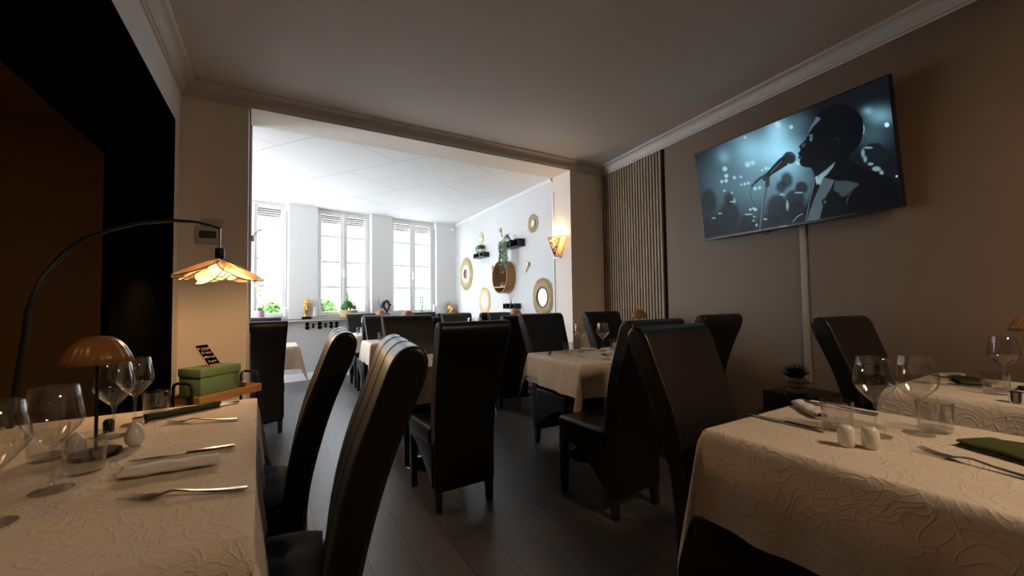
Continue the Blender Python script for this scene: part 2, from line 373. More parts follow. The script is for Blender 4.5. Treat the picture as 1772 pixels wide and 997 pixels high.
# shutter-belt winders on the ledge side
for i, x in enumerate((.15, .545, 2.72)):
    c = FP(x, -.02 if i == 1 else .05, 1.075); o = MB().box(c, (.05, .05, .16), FANG).build('belt_winder', m_pvc, bevel=.018, seg=3)
    o['kind'] = 'structure'; o.name = 'window_belt_winder'
mb = MB(); c = FP(.165, .055); mb.box((c.x, c.y, 1.9), (.014, .006, 1.5), FANG); struct('trim_6', mb, mat('shutter_belt', (.35, .34, .33), .8))
mb = MB(); c = FP(2.73, .055); mb.box((c.x, c.y, 1.9), (.014, .006, 1.5), FANG); struct('trim_7', mb, bpy.data.materials['shutter_belt'])
# radiator grille: pairs of round openings in the parapet
grille = thing('radiator_grille', 'row of black paired round vent openings in the pale parapet under the windows', 'vent', tuple(FP(.45, 0, .85)))
gx = [(.445, .030), (.53, .019), (.625, .030), (.715, .019), (.80, .027), (.885, .027), (1.115, .026), (1.20, .018), (1.29, .03), (1.38, .018), (1.47, .027)]
for x, r in gx:
    m_ = MB(); c = FP(x, -.004)-FP(.45, 0)
    R = Matrix.Rotation(FANG, 4, 'Z') @ Matrix.Rotation(PI/2, 4, 'X')
    for s in (-1, 1): m_.lathe([(0, 0), (r, 0), (r, .006), (0, .006)], 20, (c.x, c.y, s*r*.98), R)
    m_.build('vent_hole', m_black, grille)
# cornices
def cornice(name, a, b, n, z0=2.78, z1=ZC, pr=.10):
    prof = [(0, 0), (.012, 0), (.016, .012), (.028, .014), (.034, .026)]
    for i in range(9):
        t = i/8*PI/2; prof.append((.036+(pr-.052)*(1-math.cos(t)), .028+(z1-z0-.044)*math.sin(t)))
    prof += [(pr-.012, z1-z0-.014), (pr-.004, z1-z0-.008), (pr, z1-z0), (0, z1-z0)]
    mb = MB(); k = len(prof); vs = []
    for p in (a, b):
        for o, h in prof: vs.append((p.x+n.x*o, p.y+n.y*o, z0+h))
    mb.add(vs, [tuple(range(k)), tuple(range(k, 2*k))]+[(i, (i+1) % k, k+(i+1) % k, k+i) for i in range(k)])
    struct(name, mb, m_cornice, sharp=25)
cornice('trim_8', RP(0), RP(7.2), RN)
cornice('trim_9', V((-.62, 3.84, 0)), V((3.64, 3.84, 0)), V((0, -1, 0)))
cornice('trim_10', V((-.62, 3.84, 0)), V((-.62, YB, 0)), V((1, 0, 0)))
fr2 = V((-1, .02, 0)).normalized()
cornice('trim_11', V((3.094, 4.2, 0)), V((3.178, 7.62, 0)), fr2, ZF-.05, ZF, .035); bpy.data.objects['trim_11'].data.materials[0] = m_white
# plaster ceiling rose
mb = MB(); prof = [(0, -.03), (.08, -.035), (.12, -.02), (.2, -.018), (.23, -.03), (.26, -.015), (.27, 0)]
mb.lathe(prof, 40)
rose = thing('ceiling_rose', 'white plaster rose with scrolled ornament on the near ceiling', 'ceiling rose', (1.26, 1.43, ZC-.001))
mb.build('rose_disc', m_cornice, rose)
for i in range(18):
    mb = MB(); a = 2*PI*i/18; c = V((.295*math.cos(a), .295*math.sin(a), -.012))
    mb.tube([c+V((.030*math.cos(t)*(1-t/9), .030*math.sin(t)*(1-t/9), -.008)) for t in [q*.6 for q in range(12)]], .007, 6)
    mb.build('scroll_ornament', m_cornice, rose)

# ------------------------------------------------------------------ outside the windows
ground = MB().box((1, 17, -.32), (40, 18, .1)); o = ground.build('street_ground', mat('pale_asphalt', (.40, .40, .40), .9)); o['kind'] = 'structure'
bd = thing('street_house', 'pale plastered house across the street with tall windows', 'building', (1, 18, -.27))
MB().box((0, 1, 4), (26, 2, 8)).build('house_wall', mat('render_white', (.34, .34, .33), .9), bd)
for i in range(7):
    for z in (2.0, 5.2):
        f_ = MB().box((-9+i*3, -.02, z), (1.3, .08, 2.0)).build('house_window', m_pvc, bd)
        MB().box((-9+i*3, -.07, z), (1.06, .04, 1.76)).build('window_pane', mat('dim_pane', (.2, .23, .25), .15) if 'dim_pane' not in bpy.data.materials else bpy.data.materials['dim_pane'], f_)
m_hedge = mat('hedge_leaf', (.10, .19, .055), .6, spec=.1)
def bush(name, label, c, r, n, m, leaf=.05, grp=None, squash=1.0):
    mb = MB(); rnd = random.Random(hash((round(c[0]*10), n)) & 999)
    for _ in range(n):
        d = V((rnd.gauss(0, 1), rnd.gauss(0, 1), rnd.gauss(0, 1)*squash)).normalized()*r*rnd.uniform(.55, 1.02); d.z *= squash
        p = d; a = V((rnd.uniform(-1, 1), rnd.uniform(-1, 1), rnd.uniform(-.4, 1))).normalized(); b = a.orthogonal().normalized()
        mb.add([p-a*leaf, p+b*leaf*.4, p+a*leaf, p-b*leaf*.4], [(0, 1, 2, 3)])
    o = mb.build(name, m, fix=False, loc=c); return tag(o, label, 'shrub', grp)
bush('garden_shrub', 'bright green shrub outside the middle window', (.98, 10.0, .98), .26, 700, m_hedge, .08, squash=1.3)
bush('garden_shrub', 'bright green shrub outside the left window', (-.02, 10.0, .92), .28, 700, m_hedge, .08, squash=1.3)
for x, y, l in ((.98, 10.0, 'square grey planter under the shrub of the middle window'), (-.02, 10.0, 'square grey planter under the shrub of the left window')):
    o = MB().box((x, y, .21), (.4, .4, .94)).build('shrub_planter', m_grey, bevel=.02); tag(o, l, 'planter')

# ------------------------------------------------------------------ high-backed dining chair (faces -y)
def make_chair():
    t = thing('dining_chair', 'x', 'chair')
    rear = [(.205, .115), (.203, .30), (.208, .42), (.224, .55), (.255, .68), (.292, .80), (.332, .90), (.362, .97), (.374, 1.02), (.366, 1.048), (.345, 1.062)]
    front = [(.315, 1.058), (.290, 1.035), (.270, .99), (.236, .90), (.198, .80), (.164, .68), (.140, .55), (.128, .42), (.128, .30), (.135, .115)]
    rear = [(y, z*(1+.014*max(0, (z-.4)/.6))) for y, z in rear]; front = [(y, z*(1+.014*max(0, (z-.4)/.6))) for y, z in front]
    def smooth(P, k=3):
        o_ = []
        for i in range(len(P)-1):
            a, b, c, d = P[max(i-1, 0)], P[i], P[i+1], P[min(i+2, len(P)-1)]
            for q in range(k):
                u = q/k; o_.append(tuple(.5*(2*b[m]+(c[m]-a[m])*u+(2*a[m]-5*b[m]+4*c[m]-d[m])*u*u+(3*b[m]-a[m]-3*c[m]+d[m])*u**3) for m in (0, 1)))
        return o_+[P[-1]]
    full = smooth(rear+front); nr = (len(rear)-1)*3+1; rear = full[:nr]; front = full[nr:]
    out = rear+front; mb = MB(); n = len(out); vs = []
    def hw(z): return .187+.006*max(0, z-.1)+.028*max(0, (z-.45)/.6)**1.2
    for sx in (-1, 1):
        for y, z in out: vs.append((sx*hw(z), y, z))
    mb.add(vs, [tuple(range(n)), tuple(range(n, 2*n))]+[(i, (i+1) % n, n+(i+1) % n, n+i) for i in range(n)])
    me = mb.build('backrest', m_leather, t, sharp=50)
    bv = me.modifiers.new('b', 'BEVEL'); bv.width = .012; bv.segments = 3; bv.limit_method = 'ANGLE'; bv.angle_limit = math.radians(60)
    sm = MB()
    for x in (-.075, .075):
        sm.tube([(x*(1+.1*max(0, z-.5)), y-.0005 if i >= len(rear) else y+.0005, z+.0008*(z > 1.04)) for i, (y, z) in enumerate(out[18:-3], 18)], .0011, 5)
    sm.build('seam', m_seam, t)
    st = MB(); g = 10; vs = []
    st.box((0, -.06, .415), (.40, .40, .11)); so = st.build('seat', m_leather, t, bevel=.028, seg=3)
    ap = []
    for s in range(13):
        u = s/12; y = -.235+u*.40; ap.append((y, .345-.21*u**1.7))
    for sx in (-1, 1):
        a = MB(); poly = ap+[(.165, .38), (-.245, .38), (-.245, .345)]
        a.prism(poly, sx*.178, sx*.196, 'X'); a.build('side_apron', m_leather, t, bevel=.003)
    MB().box((0, -.243, .362), (.34, .022, .06)).build('front_apron', m_leather, t, bevel=.004)
    for sx in (-1, 1):
        for y, top, k in ((-.232, .36, 0), (.168, .16, 1)):
            l = MB(); vs = []
            for z, h, dy in ((0, .017, -.0 if not k else .012), (top, .023, 0)):
                cx = sx*(.172 if not k else .163)
                vs += [(cx-h, y+dy-h, z), (cx+h, y+dy-h, z), (cx+h, y+dy+h, z), (cx-h, y+dy+h, z)]
            l.add(vs, [(0, 3, 2, 1), (4, 5, 6, 7), (0, 1, 5, 4), (1, 2, 6, 5), (2, 3, 7, 6), (3, 0, 4, 7)])
            l.build('leg', m_leg, t, bevel=.003)
    return t
def chair(x, y, deg, label, grp):
    c = place('chair', make_chair, (x, y, 0), math.radians(deg), 'black chair '+label, grp)
    if grp == G2: c.scale = (1, 1, .965)
    return c
G1 = 'high-backed chairs in the front room'; G2 = 'high-backed chairs in the window room'
chair(-.018, 1.215, -98, 'nearest, beside the lamp-lit left table, seat with cushion', G1)
chair(-.090, 1.83, -95, 'beside the left table, second from the camera, nearer the wooden cart', G1)
chair(.963, 2.405, 181, 'in mid room, whole back and rear legs in view', G1)
chair(1.01, 3.22, 0, 'facing us across the middle table', G1)
chair(2.08, 2.70, 0, 'facing us behind the table by the pillar, left one', G1)
chair(2.80, 2.70, 0, 'facing us in front of the slatted panel, beside small lamp', G1)
chair(1.75, 1.83, 182, 'with its back to us, just behind the chair with the brown sheen', G1)
chair(2.69, 2.05, 180, 'with its back to us against the taupe wall', G1)
chair(1.43, .785, 3, 'with brown sheen, facing us at the near right table', G1)
chair(2.68, .685, -5, 'facing us at the rear right table by the potted succulent', G1)
chair(-.115, 4.56, 180, 'with its back to us beside the pillar, behind the wooden cart', G2)
chair(-.15, 5.34, 0, 'facing us, hidden behind the one beside the cart', G2)
chair(1.26, 4.34, 180, 'with its back to us behind the middle table', G2)
chair(1.16, 4.86, 0, 'facing us, left of the tree figurine', G2)
chair(1.17, 5.66, 180, 'showing only a dark strip, left of the tree figurine', G2)
chair(1.17, 6.35, 0, 'facing us below the fern basket', G2)
chair(2.32, 4.14, 180, 'with its back to us below the peach ring mirror', G2)
chair(2.20, 4.98, 0, 'facing us below the gold head figurine', G2)
chair(2.19, 5.80, 180, 'with its back to us, left of the gold head figurine', G2)
chair(2.16, 6.36, 0, 'facing us below the grey orchid pot', G2)
chair(2.76, 4.66, 0, 'facing us under the black diffuser shelf', G2)
chair(2.74, 5.52, 180, 'with its back to us below the peach mirror, in the right corner', G2)

for c in [o for o in bpy.data.objects if o.name.startswith('dining_chair')][2:]:   # only the two at the left table show their seams
    for ch in list(c.children):
        if ch.name.startswith('seam'): bpy.data.objects.remove(ch)
# tufted seat cushions
def make_cushion():
    t = thing('seat_cushion', 'x', 'cushion'); mb = MB(); n = 28; vs = []; fs = []
    def P(i, j, s):
        u = -1+2*i/n; v = -1+2*j/n; e = (max(0, 1-abs(u)**5)*max(0, 1-abs(v)**5))**.5
        tuft = min(math.hypot(u-a, v-b) for a in (-.45, .45) for b in (-.45, .45))
        h = .026*e*(1-.75*math.exp(-(tuft/.16)**2))+.004*math.sin(7*u+3*v)*e
        return (u*.19*(1-.03*v*v), v*.19*(1-.03*u*u), s*h+.026)
    for s in (1, -1):
        for i in range(n+1):
            for j in range(n+1): vs.append(P(i, j, s))
    k = (n+1)*(n+1)
    for i in range(n):
        for j in range(n):
            a = i*(n+1)+j; fs.append((a, a+n+1, a+n+2, a+1)); fs.append((k+a, k+a+1, k+a+n+2, k+a+n+1))
    mb.add(vs, fs); mb.build('cover', m_cush, t, sharp=80)
    bt = MB()
    for a in (-.45, .45):
        for b in (-.45, .45): bt.lathe([(0, .036), (.008, .035), (.010, .031), (.008, .028)], 10, (a*.19, b*.19, 0))
    bt.build('tuft_button', m_cush, t); return t
place('cushion', make_cushion, (-.078, 1.225, .468), math.radians(-98), 'charcoal tufted seat cushion on the nearest chair')
place('cushion', make_cushion, (-.145, 1.835, .468), math.radians(-95), 'charcoal tufted seat cushion on the second chair at the left table')
place('cushion', make_cushion, (-.115, 4.63, .468), 0, 'charcoal seat cushion on the chair behind the wooden cart')

# ------------------------------------------------------------------ tables and cloths
TZ = .752
def table(x0, x1, y0, y1, label, grp, long=False):
    cx, cy = (x0+x1)/2, (y0+y1)/2
    t = thing('pedestal_table', label, 'table', (cx, cy, 0), 0, grp)
    MB().box((0, 0, TZ-.014), (x1-x0-.01, y1-y0-.01, .026)).build('tabletop', m_darkwood, t, bevel=.004)
    for dy in ((-.3, .3) if long else (0,)):
        MB().lathe([(0, .02), (.03, .02), (.03, TZ-.03), (0, TZ-.03)], 20, (0, dy, 0)).build('column', m_blackm, t)
        MB().lathe([(0, 0), (.20, 0), (.205, .006), (.19, .014), (.06, .028), (.035, .045), (0, .045)], 40, (0, dy, 0)).build('base_disc', m_chrome if not long else m_blackm, t)
    return t
def cloth(x0, x1, y0, y1, label, grp, drop=.26, seed=1, dens=.02):
    a, b = (x1-x0)/2, (y1-y0)/2; rnd = random.Random(seed); ph = [rnd.uniform(0, 6) for _ in range(8)]
    R = .012
    def knots(h):
        s = [-(h+drop)+i*drop/12 for i in range(12)]+[-h-.0+i*.006 for i in range(0, 3)]
        n = max(6, int(2*h/dens/2)); s += [-h+.02+i*(2*h-.04)/n for i in range(n+1)]
        return sorted(set([round(q, 5) for q in s]+[round(-q, 5) for q in s]))
    us, vs_ = knots(a), knots(b); P = []; UV = []
    for u in us:
        for v in vs_:
            p = max(0, abs(u)-a); q = max(0, abs(v)-b); su = 1 if u > 0 else -1; sv = 1 if v > 0 else -1
            x = max(-a, min(a, u)); y = max(-b, min(b, v)); z = 0.0
            if p == 0 and q == 0:
                m = min(a-abs(u), b-abs(v))
                if m < R: z = -(R-math.sqrt(max(0, R*R-(R-m)**2)))*.6
            elif q == 0 or p == 0:
                r = p+q; along = y if q == 0 else x; k = r/drop; z = -r-R*.4
                o = .010+.020*k+.010*k*math.sin(along*17+ph[0 if q == 0 else 1]+su*2+sv)*1+.006*k*math.sin(along*41+ph[2])
                edge = (b-abs(y)) if q == 0 else (a-abs(x)); o *= 1
                if q == 0: x = su*(a+o)
                else: y = sv*(b+o)
            else:
                r = math.hypot(p, q); f = math.atan2(q, p); k = min(1.3, r/drop); g = math.sin(2*f)
                o = r*(.15*g)+.010+.020*k; z = -r*(1+.17*g*g)-R*.4
                # the flap folds to one side below the corner
                w = .16*math.sin(2*f)*math.sin(f*2+ph[3])*r
                dx, dy = (.72+.28*math.cos(2*f)), (.72-.28*math.cos(2*f))
                x = su*(a+o*dx+w*.5); y = sv*(b+o*dy-w*.5)
            P.append((x, y, z)); UV.append((u, v))
    n = len(vs_); mb = MB(); mb.v = P; mb.f = [(i*n+j, (i+1)*n+j, (i+1)*n+j+1, i*n+j+1) for i in range(len(us)-1) for j in range(n-1)]; mb.uv = UV
    o = mb.build('tablecloth', m_cloth, fix=False, loc=((x0+x1)/2, (y0+y1)/2, TZ+.0085), sharp=70)
    return tag(o, label, 'tablecloth', grp)
TT = .762    # the height things stand at
TG = 'pedestal tables'; CG = 'cream tablecloths'
for i, (x0, x1, y0, y1, w, dr) in enumerate([
        (-.835, -.058, .88, 2.20, 'at the left edge under the amber lamp', .27),
        (1.21, 1.93, .10, .842, 'in the right foreground with salt and pepper', .27),
        (2.455, 3.12, .05, .765, 'behind the foreground one, against the taupe wall', .24),
        (1.79, 2.43, 2.085, 2.82, 'in mid room beside the pillar', .22),
        (2.54, 3.16, 2.07, 2.77, 'under the small amber lamp by the slatted panel', .22),
        (.74, 1.32, 2.66, 3.28, 'in front of the back-turned mid room chair', .24),
        (-.50, .215, 4.70, 5.24, 'behind the pillar chair, in front of the parapet', .22),
        (.89, 1.55, 4.50, 5.00, 'left of centre in the window room', .22),
        (.95, 1.58, 5.80, 6.40, 'below the basket of ferns at the window', .22),
        (1.86, 2.52, 4.38, 5.02, 'in the middle of the window room', .20),
        (1.86, 2.50, 5.95, 6.45, 'below the tree figurine', .20),
        (2.60, 3.04, 4.22, 4.74, 'beside the wall with the mirrors', .20),
        (2.60, 3.06, 5.68, 6.25, 'in the corner below the ring mirrors', .20)]):
    if i in (7, 10): pass
    t_ = table(x0, x1, y0, y1, 'table on a round metal foot, '+w, TG, i == 0)
    c_ = cloth(x0, x1, y0, y1, 'embossed cream tablecloth on the table '+w, CG, dr, i+1, .02 if i < 4 else .05)
    if i in (0, 3): t_.rotation_euler.z = c_.rotation_euler.z = math.radians(1.6 if i == 0 else -5)

# ------------------------------------------------------------------ tableware
def make_wineglass():
    t = thing('wine_glass', 'x', 'glass')
    o_ = [(.005, .099), (.0145, .107), (.0300, .1235), (.0445, .142), (.0512, .1545), (.0520, .163), (.0500, .180), (.0452, .208), (.0405, .236)]
    i_ = [(r-.0014, z+.001) for r, z in o_[1:]]
    MB().lathe(o_+list(reversed(i_))+[(.0, .1025)], 36).build('bowl', m_glass, t, sharp=60)
    MB().lathe([(0, 0), (.037, 0), (.0375, .0012), (.02, .004), (.006, .008), (.0042, .02), (.0036, .05), (.0042, .09), (.008, .0995), (0, .1005)], 28).build('stem', m_glass, t, sharp=60)
    return t
def make_tumbler():
    t = thing('tumbler', 'x', 'glass')
    MB().lathe([(.0385, .012), (.0435, .092), (.0423, .0925), (.0372, .014)], 36).build('glass_wall', m_glass, t, sharp=60)
    MB().lathe([(0, 0), (.034, 0), (.0378, .004), (.0384, .0125), (.034, .0135), (0, .0115)], 36).build('glass_foot', m_glass, t, sharp=60); return t
def glass(x, y, lab, g='wine glasses'): return place('wg', make_wineglass, (x, y, TT), random.uniform(0, 6), 'clear stemmed wine glass '+lab, g)
def tumb(x, y, lab, g='water tumblers'): return place('tb', make_tumbler, (x, y, TT), random.uniform(0, 6), 'clear straight-sided water tumbler '+lab, g)
def sweep(mb, st, M=None):
    """stations (y, halfwidth, ztop, thick) make a cutlery body along +y"""
    vs = []; fs = []
    for y, w, z, th in st:
        for q in ((-w, z-th/2), (-w*.6, z+th/2), (w*.6, z+th/2), (w, z-th/2)): vs.append((q[0], y, q[1]))
    for i in range(len(st)-1):
        for k in range(4): fs.append((i*4+k, i*4+(k+1) % 4, i*4+4+(k+1) % 4, i*4+4+k))
    fs.append((3, 2, 1, 0)); e = (len(st)-1)*4; fs.append((e, e+1, e+2, e+3)); mb.add(vs, fs)
def make_fork():
    t = thing('fork', 'x', 'cutlery'); h = MB()
    sweep(h, [(0, .008, .006, .003), (.01, .0105, .006, .003), (.05, .008, .006, .003), (.09, .0045, .009, .003), (.12, .004, .014, .003), (.135, .008, .012, .0025), (.145, .0125, .008, .002), (.158, .0135, .005, .0018)])
    h.build('handle', m_steel, t, sharp=60); f = MB()
    for k in range(4):
        x = -.0113+k*.00753
        f.add([], []); st = [(.156, .0022, .0052, .0018), (.175, .0019, .0045, .0016), (.195, .0016, .008, .0014), (.207, .0008, .012, .001)]
        b = MB(); sweep(b, st); f.add([(p[0]+x, p[1], p[2]) for p in b.v], b.f)
    f.build('tines', m_steel, t, sharp=60); return t
def make_knife():
    t = thing('table_knife', 'x', 'cutlery'); h = MB(); sweep(h, [(0, .006, .007, .006), (.008, .009, .007, .007), (.06, .0075, .007, .007), (.10, .0055, .007, .006), (.108, .007, .006, .005)]); h.build('handle', m_steel, t, sharp=60)
    b = MB(); sweep(b, [(.107, .006, .005, .002), (.12, .009, .005, .0016), (.17, .0095, .005, .0014), (.21, .007, .005, .0012), (.225, .001, .005, .001)]); b.build('blade', m_steel, t, sharp=60); return t
def cut(kind, a, b, lab):
    L = .207 if kind == 'fork' else .225
    ang = math.atan2(b[1]-a[1], b[0]-a[0])-PI/2
    c = place(kind, make_fork if kind == 'fork' else make_knife, (a[0], a[1], TT), ang, ('stainless steel fork ' if kind == 'fork' else 'stainless steel table knife ')+lab, 'forks' if kind == 'fork' else 'table knives')
    c.scale = (1.1, 1.19, 1) if kind == 'fork' else (1, 1.07, 1)
    return c
def napkin(a, b, w, m, lab, h=.026, name='napkin'):
    """a loosely rolled napkin lying from a to b"""
    A = V((a[0], a[1], 0)); Bv = V((b[0], b[1], 0)); L = (Bv-A).length; mb = MB(); n = 26; k = 22; vs = []; fs = []
    for i in range(k+1):
        s = i/k; sag = 1-.06*math.sin(s*9)
        for j in range(n+1):
            th = j/n*2*PI*1.75; rr = (.36+.64*j/n)
            x = w/2*rr*math.cos(th)*sag+.002*math.sin(s*13+j*.3); z = max(-.47, .5*rr*math.sin(th))*h+h*.5+.0015*math.sin(s*17+j)
            vs.append((x, s*L+.003*math.sin(j*.8), max(.0015, z)))
    for i in range(k):
        for j in range(n):
            a_ = i*(n+1)+j; fs.append((a_, a_+1, a_+n+2, a_+n+1))
    mb.add(vs, fs); o = mb.build(name, m, fix=False, loc=(A.x, A.y, TT-.001), rot=(0, 0, math.atan2(Bv.y-A.y, Bv.x-A.x)-PI/2), sharp=180)
    md = o.modifiers.new('s', 'SOLIDIFY'); md.thickness = .0016
    return tag(o, lab, 'napkin')
def slab(a, b, w, h, m, lab):
    A = V((a[0], a[1], 0)); Bv = V((b[0], b[1], 0)); L = (Bv-A).length; mb = MB()
    for q, (z0, z1, ins) in enumerate(((0, .42*h, 0), (.45*h, .97*h, .0015))):
        n = 16; vs = []; fs = []
        prof = [(-w/2+ins+.003, z0), (-w/2+ins, (z0+z1)/2), (-w/2+ins+.004, z1), (0, z1+.001), (w/2-ins-.006, z1), (w/2-ins, z1-.004), (w/2-ins, z0+.003), (w/2-ins-.004, z0)]
        k = len(prof)
        for i in range(n+1):
            s = i/n; e = (1-abs(2*s-1)**14)
            for x, z in prof: vs.append((x*(.985+.015*e)+.0015*math.sin(s*8), s*L, max(0, z0+(z-z0)*(.65+.35*e)+.0012*math.sin(s*11+x*60))))
        for i in range(n):
            for j in range(k): fs.append((i*k+j, i*k+(j+1) % k, (i+1)*k+(j+1) % k, (i+1)*k+j))
        fs += [tuple(range(k)), tuple(n*k+j for j in reversed(range(k)))]; mb.add(vs, fs)
    o = mb.build('napkin', m, loc=(A.x, A.y, TT), rot=(0, 0, math.atan2(Bv.y-A.y, Bv.x-A.x)-PI/2), sharp=50)
    return tag(o, lab, 'napkin')
def make_lamp():
    t = thing('table_lamp', 'x', 'lamp')
    prof = [(0, .345), (.012, .345), (.014, .340)]
    mb = MB(); n = 80; rings = []
    pr = [(.012, .338), (.030, .334), (.046, .322), (.060, .304), (.070, .283), (.0765, .262)]
    vs = []; fs = []
    for i in range(n):
        a = 2*PI*i/n; rb = 1+.025*(1 if i % 4 < 2 else -1)*.6
        for r, z in pr: vs.append((r*rb*math.cos(a), r*rb*math.sin(a), z))
    k = len(pr)
    for i in range(n):
        for q in range(k-1): fs.append((i*k+q, ((i+1) % n)*k+q, ((i+1) % n)*k+q+1, i*k+q+1))
    fs.append(tuple(i*k for i in range(n)))
    mb.add(vs, fs); o = mb.build('lamp_shade', m_lampshade, t, sharp=60); sd = o.modifiers.new('s', 'SOLIDIFY'); sd.thickness = .002
    MB().lathe([(0, .012), (.0042, .012), (.0042, .325), (0, .325)], 14).build('pole', m_blackm, t)
    MB().lathe([(0, 0), (.055, 0), (.057, .004), (.055, .012), (.012, .016), (0, .016)], 36).build('base', m_blackm, t)
    MB().lathe([(0, .300), (.016, .300), (.018, .320), (0, .330)], 16).build('light_head', m_ceramic, t)
    return t
def mlamp(x, y, lab, s=None): return place('lamp', make_lamp, (x, y, TT), 0, 'amber mushroom lamp '+lab, 'mushroom table lamps', s)
def make_shaker():
    t = thing('shaker', 'x', 'shaker')
    MB().lathe([(0, 0), (.015, 0), (.0185, .004), (.0205, .02), (.0205, .038), (.018, .052), (.011, .059), (0, .0605)], 24).build('body', m_ceramic, t, sharp=70)
    h = MB()
    for k in range(4): h.lathe([(0, .0592), (.0012, .0592), (.0012, .0606), (0, .0606)], 6, (.005*math.cos(k*1.57), .005*math.sin(k*1.57), 0))
    h.build('pour_hole', m_black, t); return t
def make_egg():
    t = thing('shaker', 'x', 'shaker')
    MB().lathe([(0, 0), (.010, 0), (.017, .008), (.0195, .020), (.017, .036), (.010, .049), (.004, .054), (0, .055)], 24).build('body', m_ceramic, t, sharp=70)
    MB().lathe([(0, 0), (.0015, 0), (.0015, .0012), (0, .0012)], 6, (0, 0, .0545)).build('pour_hole', m_black, t); return t
K = 1.024   # cloth height against the measured plane
def k_(x, y): return (x*K, y*K)
# left table
mlamp(*k_(-.425, 1.564), 'on the left table among glasses')
glass(*k_(-.430, 1.325), 'on the left table in front of the lamp, whole')
glass(*k_(-.462, 1.175), 'at the left frame edge on the left table')
glass(*k_(-.438, 1.760), 'on the left table right under the amber shade')
glass(*k_(-.420, 1.905), 'farthest on the left table, overlapping another')
tumb(*k_(-.408, 1.43), 'on the left table in front of the lamp base')
tumb(*k_(-.385, 2.02), 'on the left table near its far edge')
tumb(*k_(-.53, 1.60), 'on the left table behind the lamp pole')
tumb(*k_(-.56, 1.30), 'cut by the left frame edge on the left table')
place('egg', make_egg, (*k_(-.355, 1.615), TT), 0, 'white egg-shaped shaker right of the lamp pole on the left table', scale=1.25)
place('egg', make_egg, (*k_(-.475, 1.60), TT), 0, 'white egg-shaped shaker left of the lamp pole on the left table', scale=1.15)
o = MB().lathe([(0, 0), (.016, 0), (.016, .038), (.0145, .038), (.0145, .004), (0, .004)], 24).build('candle_cup', m_chrome, loc=(*k_(-.395, 1.83), TT)); tag(o, 'small brushed metal cup on the left table beside the olive napkin', 'cup')
o = MB().lathe([(0, 0), (.014, 0), (.015, .034), (.010, .042), (0, .042)], 24).build('candle_cup', m_blackm, loc=(*k_(-.47, 1.84), TT)); tag(o, 'small dark cup on the left table behind the glass stems', 'cup')
cut('fork', k_(-.050, 1.088), k_(-.292, 1.176), 'nearest on the left table, in front of the white napkin')
cut('knife', k_(-.096, 1.427), k_(-.332, 1.443), 'on the left table behind the white napkin')
cut('fork', k_(-.112, 1.766), k_(-.346, 1.862), 'on the left table in front of the olive napkin')
cut('knife', k_(-.128, 2.078), k_(-.360, 2.00), 'under the far end of the olive napkin')
napkin(k_(-.318, 1.325), k_(-.125, 1.312), .075, m_napw, 'folded white napkin on the left table', .026)
napkin(k_(-.398, 1.935), k_(-.192, 2.045), .038, m_napg, 'tightly rolled olive green napkin on the left table', .026)
napkin(k_(-.70, 1.55), k_(-.70, 1.35), .06, m_napw, 'white napkin on the far side of the left table', .02)
# near right table
glass(*k_(1.539, .503), 'on the right foreground table, left of two')
glass(*k_(1.660, .443), 'on the right foreground table, right of two')
tumb(*k_(1.515, .590), 'on the right foreground table by the white napkin')
tumb(*k_(1.735, .425), 'on the right foreground table by the olive napkin')
place('shaker', make_shaker, (*k_(1.364, .512), TT), 0, 'white ceramic salt shaker on the right foreground table, left one')
place('shaker', make_shaker, (*k_(1.397, .470), TT), 1, 'white ceramic pepper shaker on the right foreground table, right one')
cut('knife', k_(1.447, .595), k_(1.446, .82), 'on the right foreground table, pointing away')
cut('fork', k_(1.80, .58), k_(1.80, .79), 'beyond the white napkin on the right foreground table')
napkin(k_(1.728, .800), k_(1.590, .668), .058, m_napw, 'rolled white napkin at the corner of the right foreground table', .026)
slab(k_(1.665, .335), k_(1.585, .155), .115, .022, m_napg, 'folded olive green napkin on the right foreground table')
cut('fork', k_(1.435, .16), k_(1.475, .362), 'with tines up, beside the olive napkin on the right')
cut('knife', k_(1.80, .10), k_(1.755, .30), 'behind the olive napkin on the right')
# rear right table
glass(*k_(2.752, .450), 'on the rear right table')
tumb(*k_(2.60, .45), 'on the rear right table')
o = MB().lathe([(0, 0), (.022, 0), (.022, .042), (.0205, .042), (.0205, .006), (0, .006)], 28).build('candle_cup', m_chrome, loc=(*k_(2.44, .372), TT)); tag(o, 'brushed metal cup at the edge of the rear right table', 'cup')
slab(k_(2.90, .60), k_(2.74, .53), .10, .02, m_napg, 'olive green napkin on the rear right table')
napkin(k_(2.92, .70), k_(3.04, .64), .06, m_napw, 'white folded napkin on the rear right table', .016)
cut('knife', k_(2.70, .50), k_(2.66, .70), 'on the rear right table')
mlamp(2.885, .38, 'at the right frame edge on the rear table')
# mid table
glass(*k_(2.13, 2.56), 'on the table by the pillar, left of two')
glass(*k_(2.325, 2.50), 'on the table by the pillar, right of two')
tumb(*k_(1.995, 2.545), 'on the table by the pillar, left')
tumb(*k_(2.47, 2.52), 'in front of the egg shakers by the small lamp')
place('egg', make_egg, (*k_(2.53, 2.58), TT), 0, 'white egg-shaped shaker behind a tumbler near the slatted panel')
place('egg', make_egg, (*k_(2.60, 2.55), TT), 0, 'white egg-shaped shaker right of the tumbler near the slatted panel')
napkin(k_(2.12, 2.27), k_(2.26, 2.36), .06, m_napw, 'rolled beige napkin near the front edge of the table by the pillar', .026)
napkin(k_(2.24, 2.68), k_(2.30, 2.56), .06, m_napw, 'beige napkin behind the right glass by the pillar', .022)
cut('fork', k_(2.02, 2.10), k_(1.93, 2.29), 'on the table by the pillar, front edge')
cut('fork', k_(2.0, 2.70), k_(2.15, 2.55), 'on the table by the pillar, back')
cut('knife', k_(1.80, 2.52), k_(1.93, 2.69), 'on the table by the pillar, left')
